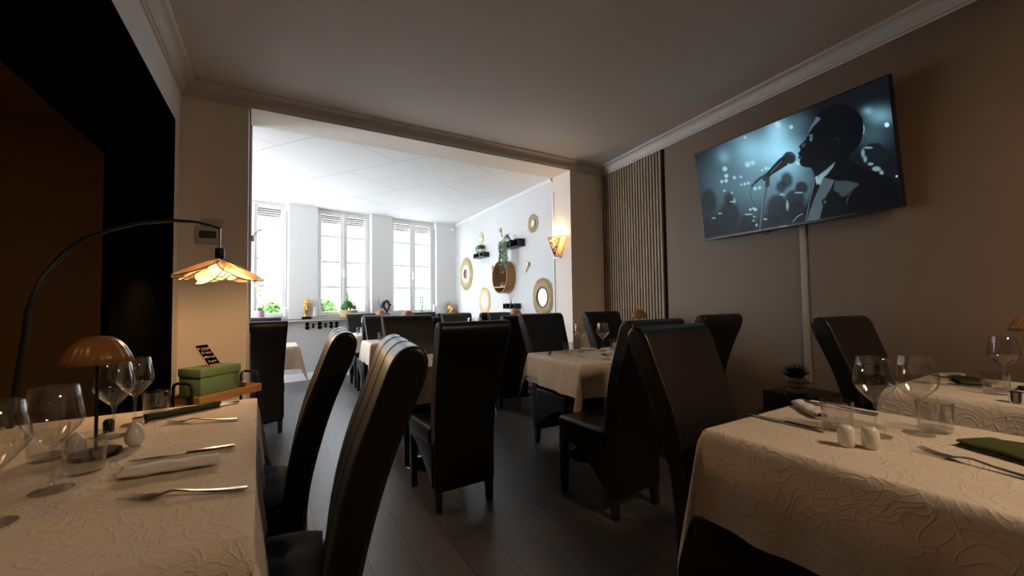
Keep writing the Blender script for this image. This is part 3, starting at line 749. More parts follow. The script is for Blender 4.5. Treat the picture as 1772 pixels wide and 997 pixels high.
mlamp(2.86, 2.60, 'in front of the slatted panel')
# middle table
cut('fork', (1.00, 2.72), (1.02, 2.93), 'on the middle table beside the back-turned chair')
napkin((.90, 2.72), (.90, 2.88), .06, m_napw, 'white napkin on the middle table beside the back-turned chair', .026)
place('shaker', make_shaker, (.98, 3.02, TT), 0, 'white ceramic shaker on the middle table')
# window room
tumb(1.06, 4.78, 'left of the chair in the window room')
glass(1.125, 6.16, 'below the fern basket in the window room')
tumb(1.05, 6.14, 'below the fern basket in the window room')
o = MB().lathe([(0, 0), (.03, 0), (.028, .02), (.02, .024), (0, .024)], 20).build('butter_dish', m_ceramic, loc=(.99, 6.02, TT)); tag(o, 'small white dish left of the far tumbler below the fern basket', 'dish')
glass(2.06, 4.50, 'left of two, seen over the back-turned mid room chair')
glass(2.17, 4.54, 'right of two, seen over the back-turned mid room chair')
mlamp(1.33, 6.00, 'right of the fern basket, only its top in view')
mlamp(1.36, 4.75, 'in the window room below the tree figurine')
mlamp(2.44, 5.98, 'in the window room beside the gold head figurine')
mlamp(2.68, 4.48, 'in the window room below the diffuser shelf')

# ------------------------------------------------------------------ arc lamp with the cane petal shade
t = thing('arc_floor_lamp', 'black arc floor lamp with a woven cane petal shade, lit, at the left', 'lamp', (-.80, 2.15, 0))
P0 = V((-.80, 2.15, 0))
pts = [V(p)-P0 for p in [(-.815, 2.135, .02), (-.813, 2.137, .4), (-.808, 2.142, .7), (-.797, 2.153, .871), (-.783, 2.167, 1.075), (-.778, 2.172, 1.169), (-.766, 2.185, 1.237), (-.746, 2.205, 1.314), (-.71, 2.242, 1.397), (-.671, 2.282, 1.457), (-.61, 2.343, 1.512), (-.534, 2.421, 1.562), (-.435, 2.521, 1.601), (-.357, 2.601, 1.616), (-.30, 2.66, 1.613), (-.262, 2.698, 1.605)]]
MB().tube(pts, [.010]*10+[.0085]*3+[.0065]*3, 12).build('arc_pole', m_blackm, t)
MB().lathe([(0, 0), (.14, 0), (.145, .008), (.14, .022), (.02, .028), (0, .028)], 40, (-.015, -.015, 0)).build('base', m_blackm, t)
HB = V((-.260, 2.700, 0))-P0
MB().tube([HB+V((0, 0, 1.607)), HB+V((0, 0, 1.49))], .0045, 8).build('drop_rod', m_chrome, t)
MB().lathe([(0, 1.44), (.020, 1.44), (.0215, 1.445), (.0215, 1.490), (.018, 1.497), (0, 1.497)], 24, HB).build('lamp_holder', m_blackm, t)
sh = MB().lathe([(.0, 1.441), (.016, 1.441), (.016, 1.436), (0, 1.436)], 20, HB).build('lamp_shade', m_blackm, t)
def petal(a, L, wid, tilt, roll, z0):
    n = 12; m = 20; vs = []; uv = []; fs = []; rim = []
    R = Matrix.Rotation(a, 4, 'Z') @ Matrix.Rotation(tilt, 4, 'Y') @ Matrix.Rotation(roll, 4, 'X')
    for i in range(m+1):
        s = i/m; w = wid*(math.sin(PI*min(1, s**.85)))**.5 if 0 < s < 1 else 0
        if s == 0: w = .006
        for j in range(n+1):
            q = -1+2*j/n; z = -.09*L*(s**2)*1.2-.035*q*q*(w/wid)
            p = R @ V((.012+L*s, q*w, z)); vs.append(p+HB+V((0, 0, z0))); uv.append((L*s, q*w))
            if j == 0 or j == n: rim.append((j, i, vs[-1]))
    for i in range(m):
        for j in range(n): b = i*(n+1)+j; fs.append((b, b+n+1, b+n+2, b+1))
    mb = MB(); mb.v = [tuple(p) for p in vs]; mb.f = fs; mb.uv = uv
    o = mb.build('petal', m_cane, sh, fix=False, sharp=180); o['label'] = 'woven cane petal'
    l = [p for j, i, p in rim if j == 0]; r_ = [p for j, i, p in rim if j == n]
    MB().tube(l+list(reversed(r_)), .0028, 6).build('petal_rim', m_blackm, sh)
for k, (ad, L, w, ti, ro) in enumerate([(203, .225, .088, 20, 8), (158, .22, .085, 24, -8), (118, .205, .080, 28, 4), (82, .165, .072, 33, 0), (48, .21, .085, 26, -6), (5, .225, .088, 23, 10), (332, .21, .078, 28, -6), (224, .185, .062, 44, 6), (250, .125, .050, 46, 2)]):
    petal(math.radians(ad), L, w, math.radians(ti), math.radians(ro), 1.444)
bl = MB().lathe([(0, 1.362), (.014, 1.365), (.024, 1.376), (.027, 1.389), (.024, 1.402), (.015, 1.415), (.012, 1.438), (0, 1.438)], 20, HB).build('light_bulb', m_bulb, t)
LB = lamp('POINT', 'arc_lamp_light', (P0.x+HB.x, P0.y+HB.y, 1.332), 20, (1, .60, .28), .03)

# ------------------------------------------------------------------ triangular wall sconce on the pillar
t = thing('wall_sconce', 'lit triangular openwork sconce on the pillar side of the opening', 'lamp', (3.088, 4.06, 1.75)); t_s = t
def tri(mb, inset, x0, x1, dz=0):
    w = .135-inset; pts = [(-w, .245-inset*.5), (w, .245-inset*.5), (0, inset*1.8)]
    for a, b in zip(pts, pts[1:]+pts[:1]):
        mb.tube([(x1, a[0], a[1]+dz), (x1, b[0], b[1]+dz)], .0045, 6)
fm = MB(); tri(fm, 0, 0, -.085)
for y, z in ((-.135, .245), (.135, .245), (0, .0)): fm.tube([(-.085 if z else -.02, y, z), (0, y*.9, z)], .004, 6)
fm.tube([(-.085, 0, 0), (-.02, 0, -.005)], .004, 6)
fm.build('sconce_frame', m_blackm, t)
orn = MB(); rnd = random.Random(5)
for _ in range(46):
    z = rnd.uniform(.03, .235); hw = .135*z/.245; y = rnd.uniform(-hw, hw)*.85; a0 = rnd.uniform(0, 6)
    orn.tube([(-.085, y+.017*(1-q/9)*math.cos(a0+q*.75), z+.017*(1-q/9)*math.sin(a0+q*.75)) for q in range(7)], .0030, 5)
orn.build('scrollwork', m_bronze, t)
m_par = bpy.data.materials.new('glowing_parchment'); m_par.use_nodes = True
b_ = B(m_par); b_.inputs['Base Color'].default_value = (.5, .38, .25, 1); tl = nd(m_par, 'ShaderNodeBsdfTranslucent'); tl.inputs[0].default_value = (.9, .66, .40, 1)
mi = nd(m_par, 'ShaderNodeMixShader'); mi.inputs[0].default_value = .7; ln(m_par, b_.outputs[0], mi.inputs[1]); ln(m_par, tl.outputs[0], mi.inputs[2]); ln(m_par, mi.outputs[0], m_par.node_tree.nodes['Material Output'].inputs[0])
pa = MB(); pa.add([(-.080, -.13, .243), (-.080, .13, .243), (-.080, 0, .008), (0, -.12, .243), (0, .12, .243), (0, 0, .004)], [(0, 1, 2), (0, 2, 5, 3), (1, 4, 5, 2)]); pa.build('parchment_screen', m_par, t, fix=False, sharp=20)
MB().lathe([(0, .10), (.014, .105), (.018, .125), (.014, .15), (0, .158)], 14, (-.04, 0, 0)).build('light_bulb', m_bulb2, t)
lamp('POINT', 'sconce_light', (3.045, 4.06, 1.75+.30), 3.6, (1, .60, .28), .02)

# ------------------------------------------------------------------ television on the right wall
s0, s1 = 1.565, 2.975
TVW, TVH = s1-s0, .795; tc = RP((s0+s1)/2, .075, 1.72)
t = thing('television', 'large flat television on the right wall showing a singer at a microphone', 'television', tuple(tc), 0)
t.rotation_euler = (0, 0, RANG)
# local x runs along the wall towards the camera, local y = into the room or wall
ysgn = 1 if (Matrix.Rotation(RANG, 3, 'Z') @ V((0, 1, 0))).dot(RN) > 0 else -1
TILT = math.radians(7)*(-1)
def tvp(x, y, z): # x along, y out of the screen, z up along the tilted screen
    return V((x, ysgn*(y*math.cos(TILT)-z*math.sin(TILT)), z*math.cos(TILT)+y*math.sin(TILT)))
def tvbox(x0, x1, y0, y1, z0, z1):
    mb = MB(); mb.add([tvp(x, y, z) for x in (x0, x1) for y in (y0, y1) for z in (z0, z1)], [(0, 1, 3, 2), (4, 6, 7, 5), (0, 4, 5, 1), (2, 3, 7, 6), (0, 2, 6, 4), (1, 5, 7, 3)]); return mb
tvbox(-TVW/2, TVW/2, -.035, 0, 0, TVH).build('housing', m_screenframe, t, bevel=.004)
bz = MB()
for a in ((-TVW/2, TVW/2, 0, .004, 0, .016), (-TVW/2, TVW/2, 0, .004, TVH-.008, TVH), (-TVW/2, -TVW/2+.008, 0, .004, .016, TVH-.008), (TVW/2-.008, TVW/2, 0, .004, .016, TVH-.008)):
    q = tvbox(*a); bz.add(q.v, q.f)
bz.build('bezel', m_screenframe, t)
tvbox(-.03, .03, .004, .0055, .004, .011).build('maker_mark', m_logo, t)
wm = MB(); wm.box((0, -ysgn*.06, .42), (.4, .03, .35)); wm.build('wall_bracket', m_blackm, t)
MB().tube([V((-.16, -ysgn*.0, .01)), V((-.165, 0, -.012)), V((-.15, 0, -.026)), V((-.125, 0, -.028)), V((-.10, 0, -.012)), V((-.095, 0, .01))], .004, 6).build('cable_loop', m_blackm, t)
# picture on the screen, painted in the pixels of a 1349 x 997 sketch
def screen_picture(nx=420, ny=238):
    src = [(0, 0), (1, 0), (1, 1), (0, 1)]; dst = [(176, 925), (1188, 752), (1124, 97), (137, 495)]
    A = []
    for (u, v), (x, y) in zip(src, dst):
        A.append([u, v, 1, 0, 0, 0, -u*x, -v*x, x]); A.append([0, 0, 0, u, v, 1, -u*y, -v*y, y])
    A = np.array(A, float); h = np.linalg.solve(A[:, :8], A[:, 8]); Hm = np.append(h, 1).reshape(3, 3)
    U, Vv = np.meshgrid(np.linspace(0, 1, nx), np.linspace(0, 1, ny)); w = Hm[2, 0]*U+Hm[2, 1]*Vv+1
    X = (Hm[0, 0]*U+Hm[0, 1]*Vv+Hm[0, 2])/w; Y = (Hm[1, 0]*U+Hm[1, 1]*Vv+Hm[1, 2])/w
    I = np.zeros(X.shape+(3,))+np.array([.006, .008, .012])
    def glow(x, y, sx, sy, c, k=1): I[:] += (np.exp(-(((X-x)/sx)**2+((Y-y)/sy)**2))*k)[..., None]*np.array(c)
    B1 = (.16, .34, .44)
    glow(400, 465, 75, 85, B1, .9); glow(555, 365, 55, 60, B1, 1.3); glow(545, 470, 110, 85, B1, 1.6); glow(620, 540, 90, 120, B1, .8)
    glow(470, 590, 190, 130, B1, .55); glow(280, 500, 40, 45, B1, .5); glow(440, 700, 160, 110, B1, .22); glow(250, 640, 90, 130, B1, .16)
    glow(1085, 300, 70, 42, B1, .9); glow(1020, 275, 24, 18, B1, .7); glow(1040, 400, 90, 60, B1, .22); glow(700, 690, 80, 60, B1, .16)
    glow(660, 330, 60, 50, B1, .25); glow(330, 400, 60, 30, B1, .14)
    def soft(d, w): return np.clip(.5-d/w, 0, 1)
    def disc(x, y, r, c, s=3, a=1, ry=None):
        d = (np.hypot((X-x)/r, (Y-y)/(ry or r))-1)*r; k = (soft(d, s)*a)[..., None]; I[:] = I*(1-k)+np.array(c)*k
    rnd = random.Random(3); L1 = (.45, .72, .85)
    for (x, y, r) in [(392, 408, 6), (428, 537, 12), (285, 567, 12), (292, 603, 10), (332, 612, 8), (268, 632, 8), (290, 628, 9), (366, 608, 6), (385, 645, 7), (403, 640, 7), (367, 648, 5), (475, 575, 6), (495, 565, 9), (512, 567, 7), (437, 668, 9), (460, 664, 8), (628, 356, 10), (560, 345, 16), (318, 690, 5), (280, 678, 5), (402, 545, 14), (658, 540, 10), (410, 775, 6), (435, 775, 8), (425, 770, 5)]: disc(x, y, r, L1, 6, .75)
    disc(285, 510, 20, (.20, .38, .46), 20, .5)
    D = (.006, .009, .013)
    for a in [(300, 722, 24, 34), (305, 800, 48, 66), (230, 850, 60, 50), (550, 770, 55, 70), (600, 625, 30, 40), (640, 720, 48, 46), (650, 800, 60, 60), (395, 850, 40, 44), (200, 730, 38, 60), (510, 850, 60, 50), (570, 660, 26, 30)]: disc(a[0], a[1], a[2], D, 16, .85, a[3])
    disc(668, 645, 28, (.12, .18, .21), 14, .7); disc(715, 618, 20, (.10, .15, .18), 12, .6); disc(675, 665, 32, D, 12, .9)
    for a in [(320, 735, 14, 4), (255, 795, 10, 4), (222, 818, 10, 4), (430, 812, 8, 4), (425, 832, 6, 5), (440, 855, 6, 7), (485, 825, 10, 5), (575, 700, 14, 5), (600, 755, 6, 24), (660, 690, 22, 4), (330, 730, 5, 12), (400, 800, 22, 4)]: disc(a[0], a[1], a[2], (.30, .48, .56), 5, .7, a[3])
    disc(1052, 500, 62, (.008, .012, .017), 8, 1, 62)
    for a in [(992, 490, 8, 20), (1003, 520, 8, 14), (1030, 545, 14, 7), (1060, 570, 22, 12), (1085, 590, 10, 12), (1020, 462, 22, 5)]: disc(a[0], a[1], a[2], (.22, .36, .42), 8, .8, a[3])
    disc(1116, 346, 12, (.55, .85, 1.0), 5); disc(1163, 608, 5, L1, 4); disc(993, 368, 8, (.35, .55, .62), 5, 1, 22)
    def poly(P, c, s=2.5, a=1):
        P = np.array(P, float); n = len(P); ins = np.zeros(X.shape, bool); dm = np.full(X.shape, 1e9)
        for i in range(n):
            x1, y1 = P[i]; x2, y2 = P[(i+1) % n]
            if y1 != y2:
                cnd = ((y1 > Y) != (y2 > Y)) & (X < (x2-x1)*(Y-y1)/(y2-y1)+x1); ins ^= cnd
            dx, dy = x2-x1, y2-y1; t_ = np.clip(((X-x1)*dx+(Y-y1)*dy)/(dx*dx+dy*dy+1e-9), 0, 1); dm = np.minimum(dm, np.hypot(X-x1-t_*dx, Y-y1-t_*dy))
        d = np.where(ins, -dm, dm); k = (soft(d, s)*a)
        cc = c(X, Y) if callable(c) else np.array(c)
        I[:] = I*(1-k[..., None])+cc*k[..., None]
    def line(P, w, c, a=1):
        P = np.array(P, float); dm = np.full(X.shape, 1e9)
        for i in range(len(P)-1):
            x1, y1 = P[i]; dx, dy = P[i+1]-P[i]; t_ = np.clip(((X-x1)*dx+(Y-y1)*dy)/(dx*dx+dy*dy+1e-9), 0, 1); dm = np.minimum(dm, np.hypot(X-x1-t_*dx, Y-y1-t_*dy))
        k = (soft(dm-w/2, 2.5)*a)[..., None]; I[:] = I*(1-k)+np.array(c)*k
    K_ = (.0035, .004, .006)
    poly([(785, 272), (757, 300), (770, 312), (742, 337), (724, 365), (713, 385), (708, 402), (703, 418), (688, 432), (672, 446), (664, 458), (673, 466), (671, 478), (659, 490), (666, 500), (658, 512), (670, 520), (666, 536), (674, 552), (692, 560), (722, 562), (733, 575), (742, 598), (740, 640), (718, 700), (700, 750), (684, 835), (700, 870), (1250, 800), (1230, 690), (1180, 650), (1120, 612), (1060, 590), (985, 560), (935, 530), (915, 512), (925, 497), (965, 460), (985, 425), (998, 370), (992, 312), (962, 268), (905, 243), (850, 240), (815, 252)], K_)
    poly([(757, 303), (748, 322), (728, 352), (714, 382), (706, 402), (714, 400), (722, 380), (742, 352), (770, 325), (780, 312)], (.10, .15, .18), 6, .8)
    poly([(722, 396), (734, 392), (737, 412), (728, 432), (720, 420)], (.13, .2, .25), 5, .8); line([(706, 392), (738, 380)], 4, (.002, .002, .003)); line([(722, 410), (736, 406)], 4, K_)
    poly([(675, 446), (700, 436), (698, 452), (682, 462)], (.05, .08, .10), 6, .8); poly([(660, 512), (676, 506), (680, 516), (668, 521)], (.05, .08, .1), 4, .7)
    line([(840, 420), (868, 415), (872, 440), (852, 470)], 5, (.012, .015, .02))
    poly([(762, 602), (800, 575), (850, 532), (838, 560), (806, 598), (788, 612), (768, 655), (758, 628)], lambda x, y: np.stack([.10+.16*((y-530)/110), .16+.24*((y-530)/110), .20+.28*((y-530)/110)], -1).clip(0, .5), 4)
    poly([(746, 610), (757, 604), (764, 640), (752, 650)], (.30, .44, .52), 3)
    line([(745, 612), (735, 660), (712, 740), (694, 830)], 3, (.20, .17, .17)); 
    def stripes(x, y): s_ = .5+.5*np.sin((x*.93+y*.36)/9*2*PI/1.05); k = (.035+.085*s_)[..., None]; return k*np.array([.85, 1.25, 1.5])
    poly([(788, 612), (845, 627), (822, 672), (792, 720), (775, 728), (782, 760), (762, 830), (700, 832), (712, 790), (742, 715), (766, 660)], stripes, 3)
    def st2(x, y): s_ = .5+.5*np.sin((x*.35+y*.93)/6*2*PI/1.6); k = (.015+.06*s_)[..., None]; return k*np.array([.85, 1.25, 1.5])
    poly([(846, 632), (905, 630), (968, 645), (935, 672), (905, 705), (880, 712), (862, 690), (838, 680)], st2, 8)
    line([(968, 650), (935, 675), (912, 712), (904, 752)], 3, (.05, .07, .08)); disc(792, 738, 7, (.06, .09, .09), 4)
    disc(615, 512, 34, (.016, .024, .030), 3, 1, 31); line([(600, 484), (588, 500), (590, 528)], 4, (.10, .18, .22)); line([(612, 488), (640, 500), (646, 520)], 5, (.07, .10, .12), .8)
    poly([(588, 500), (606, 548), (524, 598), (504, 620), (478, 628), (472, 606), (500, 585), (560, 520)], (.010, .014, .018), 3); line([(575, 530), (520, 585)], 4, (.08, .14, .17))
    poly([(478, 602), (512, 612), (512, 652), (500, 664), (488, 660), (490, 630), (478, 628)], (.02, .03, .035), 3)
    poly([(478, 612), (430, 650), (420, 668), (416, 655), (440, 628), (470, 604)], (.010, .014, .018), 3)
    line([(496, 655), (480, 730), (458, 872)], 10, (.03, .04, .045)); line([(493, 660), (477, 730), (456, 868)], 3, (.16, .19, .2))
    line([(420, 662), (411, 690), (418, 728), (440, 752), (456, 772), (456, 800)], 3.5, (.04, .055, .06))
    line([(627, 838), (650, 812), (676, 798)], 3, (.25, .36, .42)); line([(690, 832), (760, 826)], 3, (.12, .18, .2))
    return I
nx, ny = 420, 238; I = screen_picture(nx, ny)
xs = np.linspace(-TVW/2+.008, TVW/2-.008, nx); zs_ = np.linspace(.016, TVH-.008, ny)
vs = [tuple(tvp(x, .002, z)) for z in zs_ for x in xs]
fs = [(j*nx+i, j*nx+i+1, (j+1)*nx+i+1, (j+1)*nx+i) for j in range(ny-1) for i in range(nx-1)]
me = bpy.data.meshes.new('screen'); me.from_pydata(vs, [], fs)
ca = me.color_attributes.new('picture', 'FLOAT_COLOR', 'POINT'); cc = np.ones((nx*ny, 4), np.float32); cc[:, :3] = I.reshape(-1, 3); ca.data.foreach_set('color', cc.ravel())
m_scr = mat('screen_picture', (.002, .002, .003), .3, spec=.12); at = nd(m_scr, 'ShaderNodeAttribute'); at.attribute_name = 'picture'
ln(m_scr, at.outputs[0], B(m_scr).inputs['Emission Color']); B(m_scr).inputs['Emission Strength'].default_value = 1.0
me.materials.append(m_scr); so = bpy.data.objects.new('screen', me); COL.objects.link(so); so.parent = t
mb = MB(); a = RP(2.365, .0, 0); mb.box((a.x, a.y, 1.15), (.045, .028, 1.16), RANG); o = mb.build('cable_trunking', m_cable, bevel=.004); o['kind'] = 'structure'; o.name = 'trim_12'

# ------------------------------------------------------------------ slatted wood panel
t = thing('slatted_wood_panel', 'tall panel of vertical wooden slats on black felt in the right corner', 'wall panel', tuple(RP(.52)), RANG)
L = .985; N = 22
MB().box((0, ysgn*.006, 1.39), (L+.03, .012, 2.76)).build('felt_backing', m_felt, t)
for i in range(N):
    x = -L/2+(i+.5)*L/N; MB().box((x, ysgn*.023, 1.39), (.0285, .022, 2.76)).build('slat', m_slat, t, bevel=.0015, seg=1)

# ------------------------------------------------------------------ thermostat and jamb twig
t = thing('thermostat', 'pale wall thermostat with a grey display on the front pillar', 'thermostat', (-.445, 3.838, 1.725))
MB().box((0, -.012, 0), (.145, .024, .125)).build('case', m_thermo, t, bevel=.006); MB().box((0, -.025, .004), (.105, .004, .055)).build('display', m_lcd, t, bevel=.001)
o = MB().box((-.42, 3.832, 1.825), (.14, .014, .06)).build('wall_switch_plate', m_thermo, bevel=.003); tag(o, 'flat grey plate on the pillar just above the thermostat', 'wall plate')
t = thing('wall_hook', 'small metal hook with a curved dry twig on the left edge of the opening', 'hook', (-.172, 4.2, 1.775))
MB().lathe([(0, -.03), (.012, -.028), (.016, 0), (.012, .022), (0, .026)], 12).build('hook_body', m_steel, t)
MB().tube([(0, .0, 0), (.02, .02, .05), (.05, .045, .082), (.09, .07, .095), (.14, .10, .10)], [.004, .0035, .003, .002, .001], 6).build('twig', m_branch, t)

# ------------------------------------------------------------------ serving cart, green box, sign
CA = math.radians(45.5); CX, CY = -.310, 3.245
t = thing('serving_cart', 'three-tier wooden tray cart with black tube handles beside the left table', 'cart', (CX, CY, 0), CA)
cl, cw = .435, .235
for z in (.645, .39, .13):
    b = MB(); b.box((0, 0, z-.045), (cl-.02, cw-.02, .01))
    for sx in (-1, 1): b.box((sx*(cl/2-.006), 0, z-.025), (.012, cw, .05))
    for sy in (-1, 1): b.box((0, sy*(cw/2-.006), z-.025), (cl-.024, .012, .05))
    b.build('tray', m_oak, t, bevel=.0015, seg=1)
for sx in (-1, 1):
    x = sx*(cl/2+.010); y = cw/2-.045; h = .722
    pts = [(x, -y, .035), (x, -y, h-.03), (x, -y+.008, h-.009), (x, -y+.03, h), (x, y-.03, h), (x, y-.008, h-.009), (x, y, h-.03), (x, y, .035)]
    MB().tube(pts, .0085, 10).build('handle_frame', m_blackm, t)
    for sy in (-1, 1):
        w = MB(); w.lathe([(0, -.008), (.016, -.008), (.018, 0), (.016, .008), (0, .008)], 18, (x, sy*y, .0185), Matrix.Rotation(PI/2, 4, 'X')); w.build('castor', m_blackm, t)
bx = thing('storage_box', 'sage green lidded cardboard box on the wooden cart', 'box', (CX-.040, CY-.03, .606), CA)
MB().box((0, 0, .088), (.26, .17, .176)).build('box_body', m_green, bx, bevel=.002); MB().box((0, 0, .171), (.27, .18, .048)).build('lid', m_green, bx, bevel=.002)
sg = thing('chalkboard_sign', 'small leaning chalkboard with handwritten cream words on the green box', 'sign', (CX-.015, CY-.035, .8015), math.radians(0))
dv = V((.78, -.62, 0)).normalized()
sg.rotation_euler = (0, 0, math.radians(54))
R = Matrix.Rotation(math.radians(-38), 4, 'X')
def sgb(x0, x1, y0, y1, z0, z1): return MB().add([R @ V((x, y, z)) for x in (x0, x1) for y in (y0, y1) for z in (z0, z1)], [(0, 1, 3, 2), (4, 6, 7, 5), (0, 4, 5, 1), (2, 3, 7, 6), (0, 2, 6, 4), (1, 5, 7, 3)])
q = sgb(-.048, .048, 0, .006, .008, .168); q.build('sign_frame', m_oak, sg, bevel=.001, seg=1)
sgb(-.044, .044, -.0008, .001, .012, .164).build('board', m_black, sg)
MB().box((-.005, .002, .006), (.06, .03, .012)).build('sign_foot', m_oak, sg)
for i, tx in enumerate(('À voyage', 'le repas', 'offert par', 'la paix')):
    cu = bpy.data.curves.new('chalk_text', 'FONT'); cu.body = tx; cu.size = .024; cu.shear = .35; cu.align_x = 'CENTER'; cu.extrude = .0002
    o = bpy.data.objects.new('chalk_curve', cu); COL.objects.link(o); bpy.context.view_layer.update()
    tm = bpy.data.meshes.new_from_object(o.evaluated_get(bpy.context.evaluated_depsgraph_get())); bpy.data.objects.remove(o)
    tm.materials.clear(); tm.materials.append(m_text)
    o = bpy.data.objects.new('chalk_text', tm); COL.objects.link(o); o.parent = sg
    o.matrix_basis = R @ Matrix.Translation(V((0, -.0014, .132-.034*i))) @ Matrix.Rotation(PI/2, 4, 'X')
un = sgb(-.026, .026, -.0012, -.0006, .122, .1235); un.build('chalk_underline', m_text, sg)
gl_ = glass(-.205, 3.30, 'lying low on the wooden cart behind the green box'); gl_.location = (-.20, 3.235, .606); gl_.scale = (.62,)*3; gl_['group'] = 'wine glasses'

# ------------------------------------------------------------------ plinth and potted succulent
o = MB().box((3.09, 1.40, .275), (.36, .30, .55), RANG+PI/2).build('side_cabinet', m_darkwood, bevel=.004); tag(o, 'low dark brown cabinet against the taupe wall carrying the succulent', 'cabinet')
t = thing('potted_succulent', 'spiky dark succulent in a ribbed pale pot on the low dark cabinet', 'plant', (3.00, 1.39, .5505))
pr = []
for k in range(3):
    for q in range(7): a = -PI/2+PI*q/6; pr.append((.047+.011*math.cos(a), .018+k*.035+.0172*math.sin(a)))
MB().lathe([(0, .001)]+pr+[(.040, .105), (.038, .09), (0, .09)], 36).build('pot', m_pot, t, sharp=80)
mb = MB(); rnd = random.Random(4)
for k in range(44):
    a = k*2.4; tl_ = .15+1.15*(k/44); L = .085+.02*rnd.random(); d = V((math.cos(a)*math.sin(tl_), math.sin(a)*math.sin(tl_), math.cos(tl_)))
    mb.tube([V((0, 0, .095))+d*.01, V((0, 0, .095))+d*L*.5+V((0, 0, .004)), V((0, 0, .095))+d*L+V((0, 0, .012))], [.007, .0055, .0006], 5)
mb.build('leaves', m_leafd, t)
o = MB().box((2.42, 3.66, .075), (.20, .24, .15), .1).build('wooden_crate', mat('brown_box', (.035, .022, .015), .7), bevel=.004); tag(o, 'dark brown box on the floor behind the table by the pillar', 'box')

# ------------------------------------------------------------------ things on the window ledge
ZL = ZS
def ledge(x, off=.02): off -= .065; p = FP(x, off); return (p.x, p.y, ZL)
t = thing('potted_orchid', 'tall orchid with bare twisted stems in a pink pot on the left window ledge', 'plant', ledge(-.205, -.005))
MB().lathe([(0, 0), (.058, 0), (.062, .006), (.066, .145), (.060, .145), (.056, .12), (0, .12)], 32).build('pot', m_pink, t)
rnd = random.Random(2); lf = MB()
def leaf(mb, base, d, L, w, droop=.3, n=7, up_=V((0, 0, 1))):
    side = d.cross(up_); side = side.normalized() if side.length > .01 else V((1, 0, 0)); vs = []
    for i in range(n+1):
        s = i/n; c = base+d*L*s-V((0, 0, droop*L*s*s)); ww = w*math.sin(PI*min(1, .08+s*.92))**.7 if i < n else .0004
        vs += [c-side*ww, c-V((0, 0, ww*.25)), c+side*ww]
    fs = []
    for i in range(n): b = i*3; fs += [(b, b+3, b+4, b+1), (b+1, b+4, b+5, b+2)]
    mb.add(vs, fs)
for a, L in ((.2, .12), (1.6, .17), (2.7, .15), (3.6, .13), (5.2, .15)): leaf(lf, V((0, 0, .125)), V((math.cos(a)*.6, math.sin(a)*.3, .75)).normalized(), L, .020, .5)
lf.build('leaves', m_leaf, t, fix=False)
for k, x in enumerate((-.03, .01, .045)):
    MB().tube([(x*.3, 0, .12)]+[(x+.006*math.sin(q*1.3+k), .01*math.cos(q+k), .12+q*.055) for q in range(1, 9)], [.004]*4+[.0028]*5, 6).build('stem', m_branch, t)
    fl = MB()
    for q in range(4):
        c = V((x+rnd.uniform(-.02, .02), rnd.uniform(-.02, .02), .30+q*.07))
        for a in range(5): d = V((math.cos(a*1.257), rnd.uniform(-.2, .2), math.sin(a*1.257))); leaf(fl, c, d, .020, .008, .1, 3, V((0, 1, 0)))
    fl.build('blossom', m_petal, t, fix=False)
def goldmask():
    t = thing('mask_figurine', 'gold carved face mask with pointed crown, between the left and middle windows', 'figurine', ledge(.43, .03))
    MB().box((0, 0, .012), (.13, .06, .024), FANG).build('plinth', m_black, t, bevel=.002)
    mb = MB(); n = 24; prof = [(0, .055, .0), (.016, .035, .0), (.024, .058, .02), (.038, .085, .02), (.046, .12, .02), (.051, .155, .02), (.050, .190, .018), (.066, .196, .02), (.044, .222, .016), (.02, .245, .01), (0, .262, .0)]
    vs = [];
    for q, (r, z, d) in enumerate(prof[1:-1]):
        for i in range(n):
            a = 2*PI*i/n; y = -math.sin(a)*r*.55
            vs.append((r*math.cos(a), y-(.012*math.exp(-((math.cos(a))/.22)**2) if 3 <= q <= 4 and math.sin(a) > 0 else 0), z))
    fs = [(q*n+i, q*n+(i+1) % n, (q+1)*n+(i+1) % n, (q+1)*n+i) for q in range(len(prof)-3) for i in range(n)]
    fs += [tuple(reversed(range(n))), tuple((len(prof)-3)*n+i for i in range(n))]
    mb.add(vs, fs); ms = mb.build('mask', m_gold, t, sharp=45)
    e = MB()
    for s in (-1, 1): e.lathe([(0, -.002), (.012, 0), (0, .006)], 12, (s*.025, -.036, .150), Matrix.Rotation(PI/2, 4, 'X') @ Matrix.Scale(.45, 4, (0, 1, 0)))
    e.lathe([(0, -.002), (.014, 0), (0, .006)], 12, (0, -.033, .098), Matrix.Rotation(PI/2, 4, 'X') @ Matrix.Scale(.35, 4, (0, 1, 0)))
    e.build('eyes_and_mouth', m_bronze, ms)
    st_ = MB()
    for k in range(9):
        x = -.044+k*.011; st_.tube([(x, -.028*math.sqrt(max(.05, 1-(x/.05)**2))-.002, .182), (x*.95, -.030*math.sqrt(max(.05, 1-(x/.052)**2))-.001, .13), (x*.6, -.024, .085), (x*.35, -.016, .055)], [.0028, .0024, .0022, .0018], 5)
    st_.tube([(-.052, -.012, .188), (0, -.036, .186), (.052, -.012, .188)], .004, 6)
    st_.build('carved_strands', m_goldd, ms)
    MB().tube([(-.03, 0, .024), (-.018, 0, .045), (.012, 0, .06), (.02, -.005, .078)], [.014, .015, .018, .024], 10).build('hand_support', m_gold, t)
goldmask(); bpy.context.scene.objects['mask_figurine'].scale = (1.0, 1.0, 1.26)
t = thing('fern_basket', 'green succulent and fern arrangement in a low woven basket on the middle window ledge', 'plant', ledge(1.055, .0))
pr = [(0, 0), (.085, 0)]+[(.088+.022*math.sin(q/12*PI*.55)+(.003 if q % 2 else 0), .004+q*.0075) for q in range(13)]+[(.10, .09), (0, .08)]
MB().lathe(pr, 32).build('basket', m_straw, t)
lf = MB(); rnd = random.Random(9)
